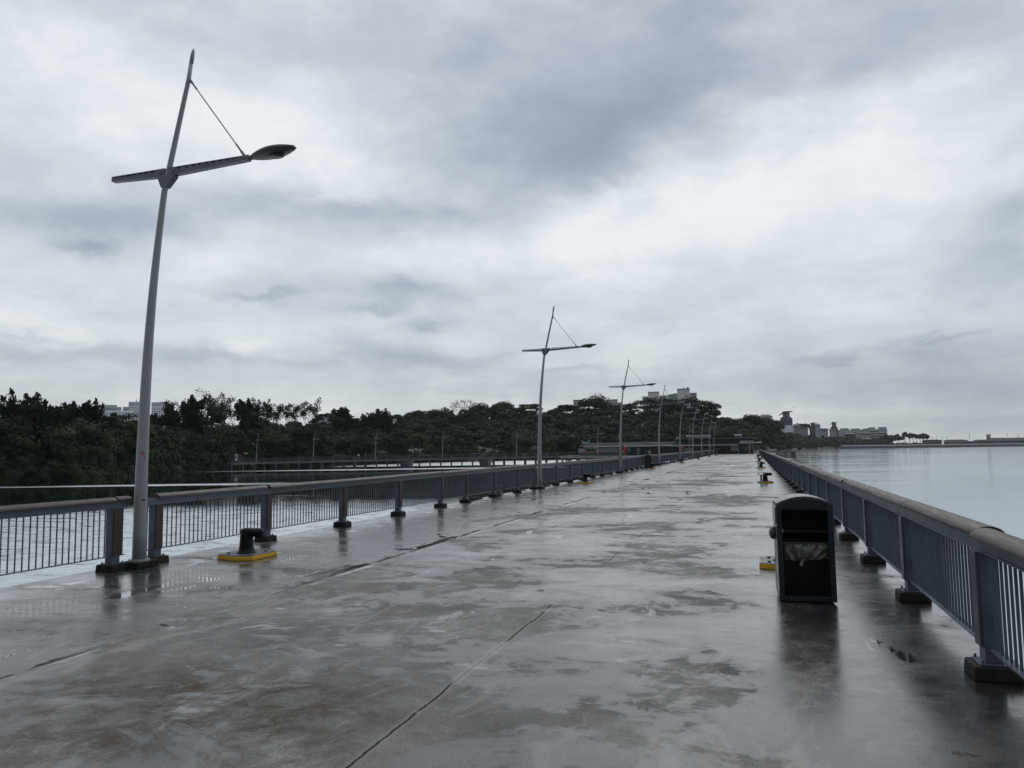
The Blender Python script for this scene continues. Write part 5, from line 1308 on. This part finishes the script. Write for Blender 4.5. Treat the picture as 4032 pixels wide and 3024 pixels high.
# harbour sheds far right
HB = [(3640, 3700, 1731, 1700, 'long brown shed behind the fan palms', 'brick'), (3728, 3800, 1731, 1750, 'long pale warehouse right of the fan palms', 'towerg'), (3735, 3768, 1740, 1600, 'low red brown shed before the pale warehouse', 'brick'), (3792, 3845, 1737, 1650, 'low dark shed right of the pale warehouse', 'navy'), (3842, 3890, 1731, 1760, 'grey warehouse left of the dark block tower', 'towerg'),
      (3848, 3896, 1736, 1640, 'dark low shed at the foot of the block tower', 'navy'), (3903, 3962, 1724, 1800, 'pale arched roofed terminal right of the block tower', 'towerg'), (3955, 4010, 1733, 1700, 'dark green shed right of the terminal', 'navy'), (3975, 4080, 1723, 1800, 'grey warehouse at the right picture edge', 'towerg')]
for (a, b_, p, D, lb_, mt_) in HB:
    px = (a+b_)/2; x, y = place(px, D); w = (b_-a)/3026*D/2; rt = empty('harbour_shed', (x, y, ZW+1), azim(px), lb_, 'shed', 'harbour sheds on the far right'); zt = zat(px, p, D)-(ZW+1)
    MB().box(-w, w, 0, 25, 0, zt-1.2).build('wall', MT[mt_], rt); MB().prism([(-w*1.02, zt-1.19), (w*1.02, zt-1.19), (w*.6, zt), (-w*.6, zt)], 'y', -1, 26).build('roof', MT['roofgrey'], rt)
    MB().box(-w*.8, w*.8, -.15, -.002, (zt-1.2)*.45, (zt-1.2)*.7).build('window_row', MT['win'], rt)
x, y = place(3894, 1690); tb = empty('block_tower', (x, y, ZW+1), azim(3894), 'squat dark grey block tower with spiky top at the far right harbour', 'tower'); zt = zat(3894, 1711, 1690)-(ZW+1)
w = 6.2*1690/3026
MB().box(-w, w, 0, 8, 0, zt).build('wall', MT['towerg'], tb)
for k in range(4): MB().box(-w+k*w*.62, -w+k*w*.62+.6, 1, 1.6, zt+.002, zt+1.6-.3*(k % 2)).build('spike', MT['steel_dark'], tb)
for k in range(3): MB().box(-w*.7+k*w*.5, -w*.7+k*w*.5+w*.22, -.1, -.002, 2, zt-1).build('window_row', MT['win'], tb)
MASTS = [(3672, 1717, 'thin far harbour mast right of the last fan palm'), (3689, 1717, 'thin far harbour mast, second right of the fan palms'), (3712, 1722, 'short far harbour mast'), (3729, 1722, 'thin mast over the pale warehouse'), (3819, 1708, 'tall thin mast midway between warehouse and block tower'), (3968, 1705, 'tall thin mast right of the terminal'), (4011, 1711, 'lattice crane mast at the right picture edge')]
for px, py, lb_ in MASTS:
    x, y = place(px, 1900); zt = zat(px, py, 1900); zb = zat(px, 1742, 1900); o = MB().tube([(0, 0, 0), (0, 0, zt-zb)], [.5, .32], 6).box(-1.4, 1.4, -.1, .1, (zt-zb)*.8, (zt-zb)*.8+.4).build('harbour_mast', MT['towerg'], None); o.location = (x, y, zb)
    tag(o, lb_, 'mast', 'masts of the far harbour')
# land under the far harbour
q = [place(3480, 1420), place(4700, 1560), place(4700, 2600), place(3480, 2600)]
tag(MB().hexa([(*p, -3) for p in q]+[(*p, ZW+1.1) for p in q]).build('harbour_ground', MT['seawall']), kind='structure')
# small aircraft far off
x, y = place(3131, 3000); ac = empty('aircraft', (x, y, zat(3131, 1604, 3000)), azim(3131), 'tiny grey aircraft low in the sky above the emblem tower', 'aircraft')
MB().tube([(-4.2, 0, 0), (-3, 0, .1), (2.5, 0, .1), (4.2, 0, .5)], [.3, .75, .75, .15], 10).build('fuselage', MT['towerg'], ac, smooth=True)
MB().hexa([(-1.2, -4.8, -.1), (.4, -4.8, -.1), (.4, 4.8, -.1), (-1.2, 4.8, -.1), (-1.2, -4.8, .1), (.4, -4.8, .1), (.4, 4.8, .1), (-1.2, 4.8, .1)]).build('wing', MT['towerg'], ac)
MB().prism([(3.2, .4), (4.3, .4), (4.5, 2.), (3.9, 2.)], 'y', -.1, .1).build('tail_fin', MT['towerg'], ac)

# ---------------------------------------------------------------- haze
hz = MB().box(-3900, 3900, -600, 4400, -3.6, 330).build('haze', None); tag(hz, kind='stuff')
m = bpy.data.materials.new('haze_air'); m.use_nodes = True; nt = m.node_tree; nt.nodes.remove(nt.nodes['Principled BSDF'])
pv_ = nt.nodes.new('ShaderNodeVolumePrincipled'); pv_.inputs['Color'].default_value = (.86, .92, .97, 1); pv_.inputs['Density'].default_value = HAZE; pv_.inputs['Anisotropy'].default_value = .2
nt.links.new(pv_.outputs[0], nt.nodes['Material Output'].inputs['Volume']); hz.data.materials.append(m)

# ---------------------------------------------------------------- sky and sun
SUN_EL, SUN_AZ = R(42), YAW-R(14)     # azimuth measured from +Y towards -X
world = bpy.data.worlds.new('World'); scene.world = world; world.use_nodes = True
nt = world.node_tree; bgn = nt.nodes['Background']
sky = nt.nodes.new('ShaderNodeTexSky'); sky.sky_type = 'NISHITA'; sky.sun_disc = False; sky.sun_elevation = SUN_EL; sky.sun_rotation = -SUN_AZ
tc = nt.nodes.new('ShaderNodeTexCoord'); dv = tc.outputs['Generated']
def dot(v):
    n = nt.nodes.new('ShaderNodeVectorMath'); n.operation = 'DOT_PRODUCT'; nt.links.new(dv, n.inputs[0]); n.inputs[1].default_value = v; return n.outputs['Value']
c0, s0_ = math.cos(YAW), math.sin(YAW)
fx, rx, uz = dot((-s0_, c0, 0)), dot((c0, s0_, 0)), dot((0, 0, 1))
az = mth(nt, 'MULTIPLY', mth(nt, 'ARCTAN2', rx, fx), 57.2958)
el = mth(nt, 'MULTIPLY', mth(nt, 'ARCSINE', uz), 57.2958)
# cloud layer coordinates: a flat sheet overhead
den = mth(nt, 'ADD', mth(nt, 'MAXIMUM', uz, 0.), .11)
cx, cy = mth(nt, 'DIVIDE', rx, den), mth(nt, 'DIVIDE', fx, den)
cb = nt.nodes.new('ShaderNodeCombineXYZ'); nt.links.new(cx, cb.inputs[0]); nt.links.new(cy, cb.inputs[1]); cb.inputs[2].default_value = 3.7
cv = cb.outputs[0]
n_lo = noise(nt, cv, .55, 7, .56, .5); n_hi = noise(nt, cv, 2.1, 8, .6, .7); n_w = noise(nt, cv, .9, 5, .55, .3)
wz = nt.nodes.new('ShaderNodeCombineXYZ'); nt.links.new(cx, wz.inputs[0]); nt.links.new(cy, wz.inputs[1]); wz.inputs[2].default_value = 9.1
n_w2 = noise(nt, wz.outputs[0], .9, 5, .55, .3)
dn = nt.nodes.new('ShaderNodeMapping'); nt.links.new(dv, dn.inputs['Vector']); dn.inputs['Scale'].default_value = (1, 1, 1.9)
DV = dn.outputs['Vector']
dn2 = nt.nodes.new('ShaderNodeMapping'); nt.links.new(dv, dn2.inputs['Vector']); dn2.inputs['Scale'].default_value = (1, 1, 1.9); dn2.inputs['Location'].default_value = (7.3, 2.1, 4.4)
n_w = noise(nt, DV, 4.2, 9, .62, .2); n_w2 = noise(nt, dn2.outputs['Vector'], 4.2, 9, .62, .2)
n_i = noise(nt, DV, 8.5, 9, .6, .12)
azw = mth(nt, 'ADD', az, mth(nt, 'MULTIPLY', mth(nt, 'SUBTRACT', n_w, .5), 15.))
elw = mth(nt, 'ADD', el, mth(nt, 'MULTIPLY', mth(nt, 'SUBTRACT', n_w2, .5), mth(nt, 'MINIMUM', mth(nt, 'ADD', mth(nt, 'MULTIPLY', mth(nt, 'ABSOLUTE', el), .5), 1.), 10.)))
azf = mth(nt, 'ADD', az, mth(nt, 'MULTIPLY', mth(nt, 'SUBTRACT', n_i, .5), 7.)); n_i2 = noise(nt, dn2.outputs['Vector'], 12., 8, .62, .4)
elf = mth(nt, 'ADD', el, mth(nt, 'MULTIPLY', mth(nt, 'SUBTRACT', n_i2, .5), 3.2))
def blob(px, py, sx, sy, amp, rot=0., soft=True):
    # one bank of cloud: centre and size given as directions in the sky
    d = ray(px, py).normalized(); a0 = math.degrees(math.atan2(d.dot(Vector((c0, s0_, 0))), d.dot(Vector((-s0_, c0, 0))))); e0 = math.degrees(math.asin(d.z))
    k = 57.2958/F*math.cos(math.radians(a0))**.5
    sx *= k; sy *= k; cr_, sr_ = math.cos(R(rot)), math.sin(R(rot))
    small = sx*sy < 20.
    A = mth(nt, 'SUBTRACT', azf if small else azw, a0); E_ = mth(nt, 'SUBTRACT', elf if small else elw, e0)
    u = mth(nt, 'MULTIPLY', mth(nt, 'ADD', mth(nt, 'MULTIPLY', A, cr_), mth(nt, 'MULTIPLY', E_, sr_)), 1/sx)
    v = mth(nt, 'MULTIPLY', mth(nt, 'SUBTRACT', mth(nt, 'MULTIPLY', E_, cr_), mth(nt, 'MULTIPLY', A, sr_)), 1/sy)
    q = mth(nt, 'ADD', mth(nt, 'MULTIPLY', u, u), mth(nt, 'MULTIPLY', v, v))
    return mth(nt, 'MULTIPLY', mth(nt, 'EXPONENT', mth(nt, 'MULTIPLY', q, -1.)), amp)
BLOBS = [  # px, py, half width, half height, strength, tilt (degrees)
 (2250, 320, 660, 320, -.42, 14), (2330, 620, 440, 140, -.30, 16), (2680, 130, 330, 190, -.22, 40), (1700, 560, 520, 160, -.08, -6), (1540, 835, 420, 45, -.20, -6),
 (430, 860, 420, 75, -.30, 3), (960, 800, 420, 60, -.24, -4), (60, 800, 260, 160, -.14, 0), (1120, 520, 400, 170, .28, 8), (480, 340, 420, 260, .16, 0), (1450, 700, 330, 90, .14, 0),
 (340, 1290, 700, 90, .16, 0), (1300, 990, 900, 110, .12, 4), (3270, 690, 640, 250, .27, 6), (2690, 860, 480, 150, .17, 16), (2200, 960, 420, 120, .20, 6),
 (3460, 150, 650, 210, -.26, 6), (3000, 90, 240, 160, .08, 30), (3990, 820, 130, 90, -.26, 20), (3950, 1040, 190, 100, -.22, 5), (4000, 560, 110, 60, -.18, 30),
 (1600, 1150, 200, 44, -.34, 0), (1480, 1215, 180, 24, -.28, 0), (1660, 1285, 105, 32, -.42, 0), (340, 980, 105, 34, -.38, 0), (1000, 1150, 160, 16, -.20, 0), (110, 1310, 110, 14, -.22, 0), (250, 1335, 70, 10, -.2, 0),
 (500, 1395, 1100, 34, -.22, 0), (980, 1370, 110, 34, .20, 0), (1640, 1405, 330, 45, -.26, -8), (3560, 1470, 620, 120, -.34, 4), (3850, 1640, 520, 110, -.26, 0), (3700, 1326, 170, 11, -.22, 6), (3350, 1405, 220, 14, -.18, 5), (2280, 1460, 180, 16, -.22, 0), (2300, 1530, 700, 50, -.12, 0),
 (3200, 1640, 700, 40, .12, 0), (900, 1590, 900, 40, .12, 0), (600, 60, 900, 120, -.08, 0)]
n_x = noise(nt, cv, 5.5, 7, .62, .9)
V = mth(nt, 'ADD', .71, mth(nt, 'MULTIPLY', mth(nt, 'SUBTRACT', n_lo, .5), .40))
V = mth(nt, 'ADD', V, mth(nt, 'MULTIPLY', mth(nt, 'SUBTRACT', n_x, .5), .12))
V = mth(nt, 'ADD', V, mth(nt, 'MULTIPLY', mth(nt, 'SUBTRACT', n_i, .5), .34))
V = mth(nt, 'ADD', V, mth(nt, 'MULTIPLY', mth(nt, 'SUBTRACT', n_hi, .5), .26))
V = mth(nt, 'ADD', V, mth(nt, 'MULTIPLY', mth(nt, 'SUBTRACT', ramp(nt, n_i, [(.44, 0.), (.60, 1.)]), .5), .05))
for q in BLOBS: V = mth(nt, 'ADD', V, blob(*q))
lowf = mth(nt, 'SUBTRACT', 1., mth(nt, 'MULTIPLY', el, 1/9.), clamp=True)
V = mth(nt, 'SUBTRACT', V, mth(nt, 'MULTIPLY', lowf, .01))
cl = ramp(nt, V, [(.05, (.275, .317, .388)), (.30, (.372, .425, .51)), (.52, (.52, .578, .645)), (.75, (.70, .755, .80)), (1., (.89, .925, .945))])
cl = mixc(nt, lowf, cl, mixc(nt, 1., cl, (1., .985, .93), 'MULTIPLY'))
# brighter towards the veiled sun ahead, dimmer behind the camera
ahead = dot((-math.sin(SUN_AZ)*math.cos(SUN_EL), math.cos(SUN_AZ)*math.cos(SUN_EL), math.sin(SUN_EL)))
dimm = mth(nt, 'ADD', .24, mth(nt, 'MULTIPLY', ramp(nt, mth(nt, 'MULTIPLY', mth(nt, 'ADD', ahead, 1.), .5), [(.30, 0.), (.76, 1.)]), .76))
over = ramp(nt, mth(nt, 'MULTIPLY', el, 1/90.), [(.36, .5), (.62, .62)])   # thicker light overhead, above the frame
dimm = mth(nt, "MULTIPLY", dimm, mth(nt, "MULTIPLY", over, 2.))
cl = mixc(nt, 1., cl, dimm, 'MULTIPLY')
n10 = nt.nodes.new('ShaderNodeVectorMath'); n10.operation = 'SCALE'; nt.links.new(cl, n10.inputs[0]); n10.inputs['Scale'].default_value = 10.
tot_ = mixc(nt, .95, sky.outputs[0], n10.outputs[0])
nt.links.new(tot_, bgn.inputs['Color']); bgn.inputs['Strength'].default_value = .10
sun_d = bpy.data.lights.new('sun', 'SUN'); sun_d.energy = .6; sun_d.angle = R(25); sun_d.color = (1, .97, .93)
sun = bpy.data.objects.new('sun', sun_d); col.objects.link(sun)
sd_v = Vector((-math.sin(SUN_AZ)*math.cos(SUN_EL), math.cos(SUN_AZ)*math.cos(SUN_EL), math.sin(SUN_EL)))
sun.rotation_euler = sd_v.to_track_quat('Z', 'Y').to_euler(); sun.location = (0, 0, 30)
vs_ = scene.view_settings; vs_.view_transform = 'Standard'; vs_.look = 'None'; vs_.exposure = 0; vs_.gamma = 1
cy_ = scene.cycles; cy_.max_bounces = 6; cy_.diffuse_bounces = 3; cy_.glossy_bounces = 4; cy_.transparent_max_bounces = 8; cy_.volume_bounces = 0; cy_.sample_clamp_indirect = 6
cy_.use_denoising = True
scene.render.engine = 'CYCLES'
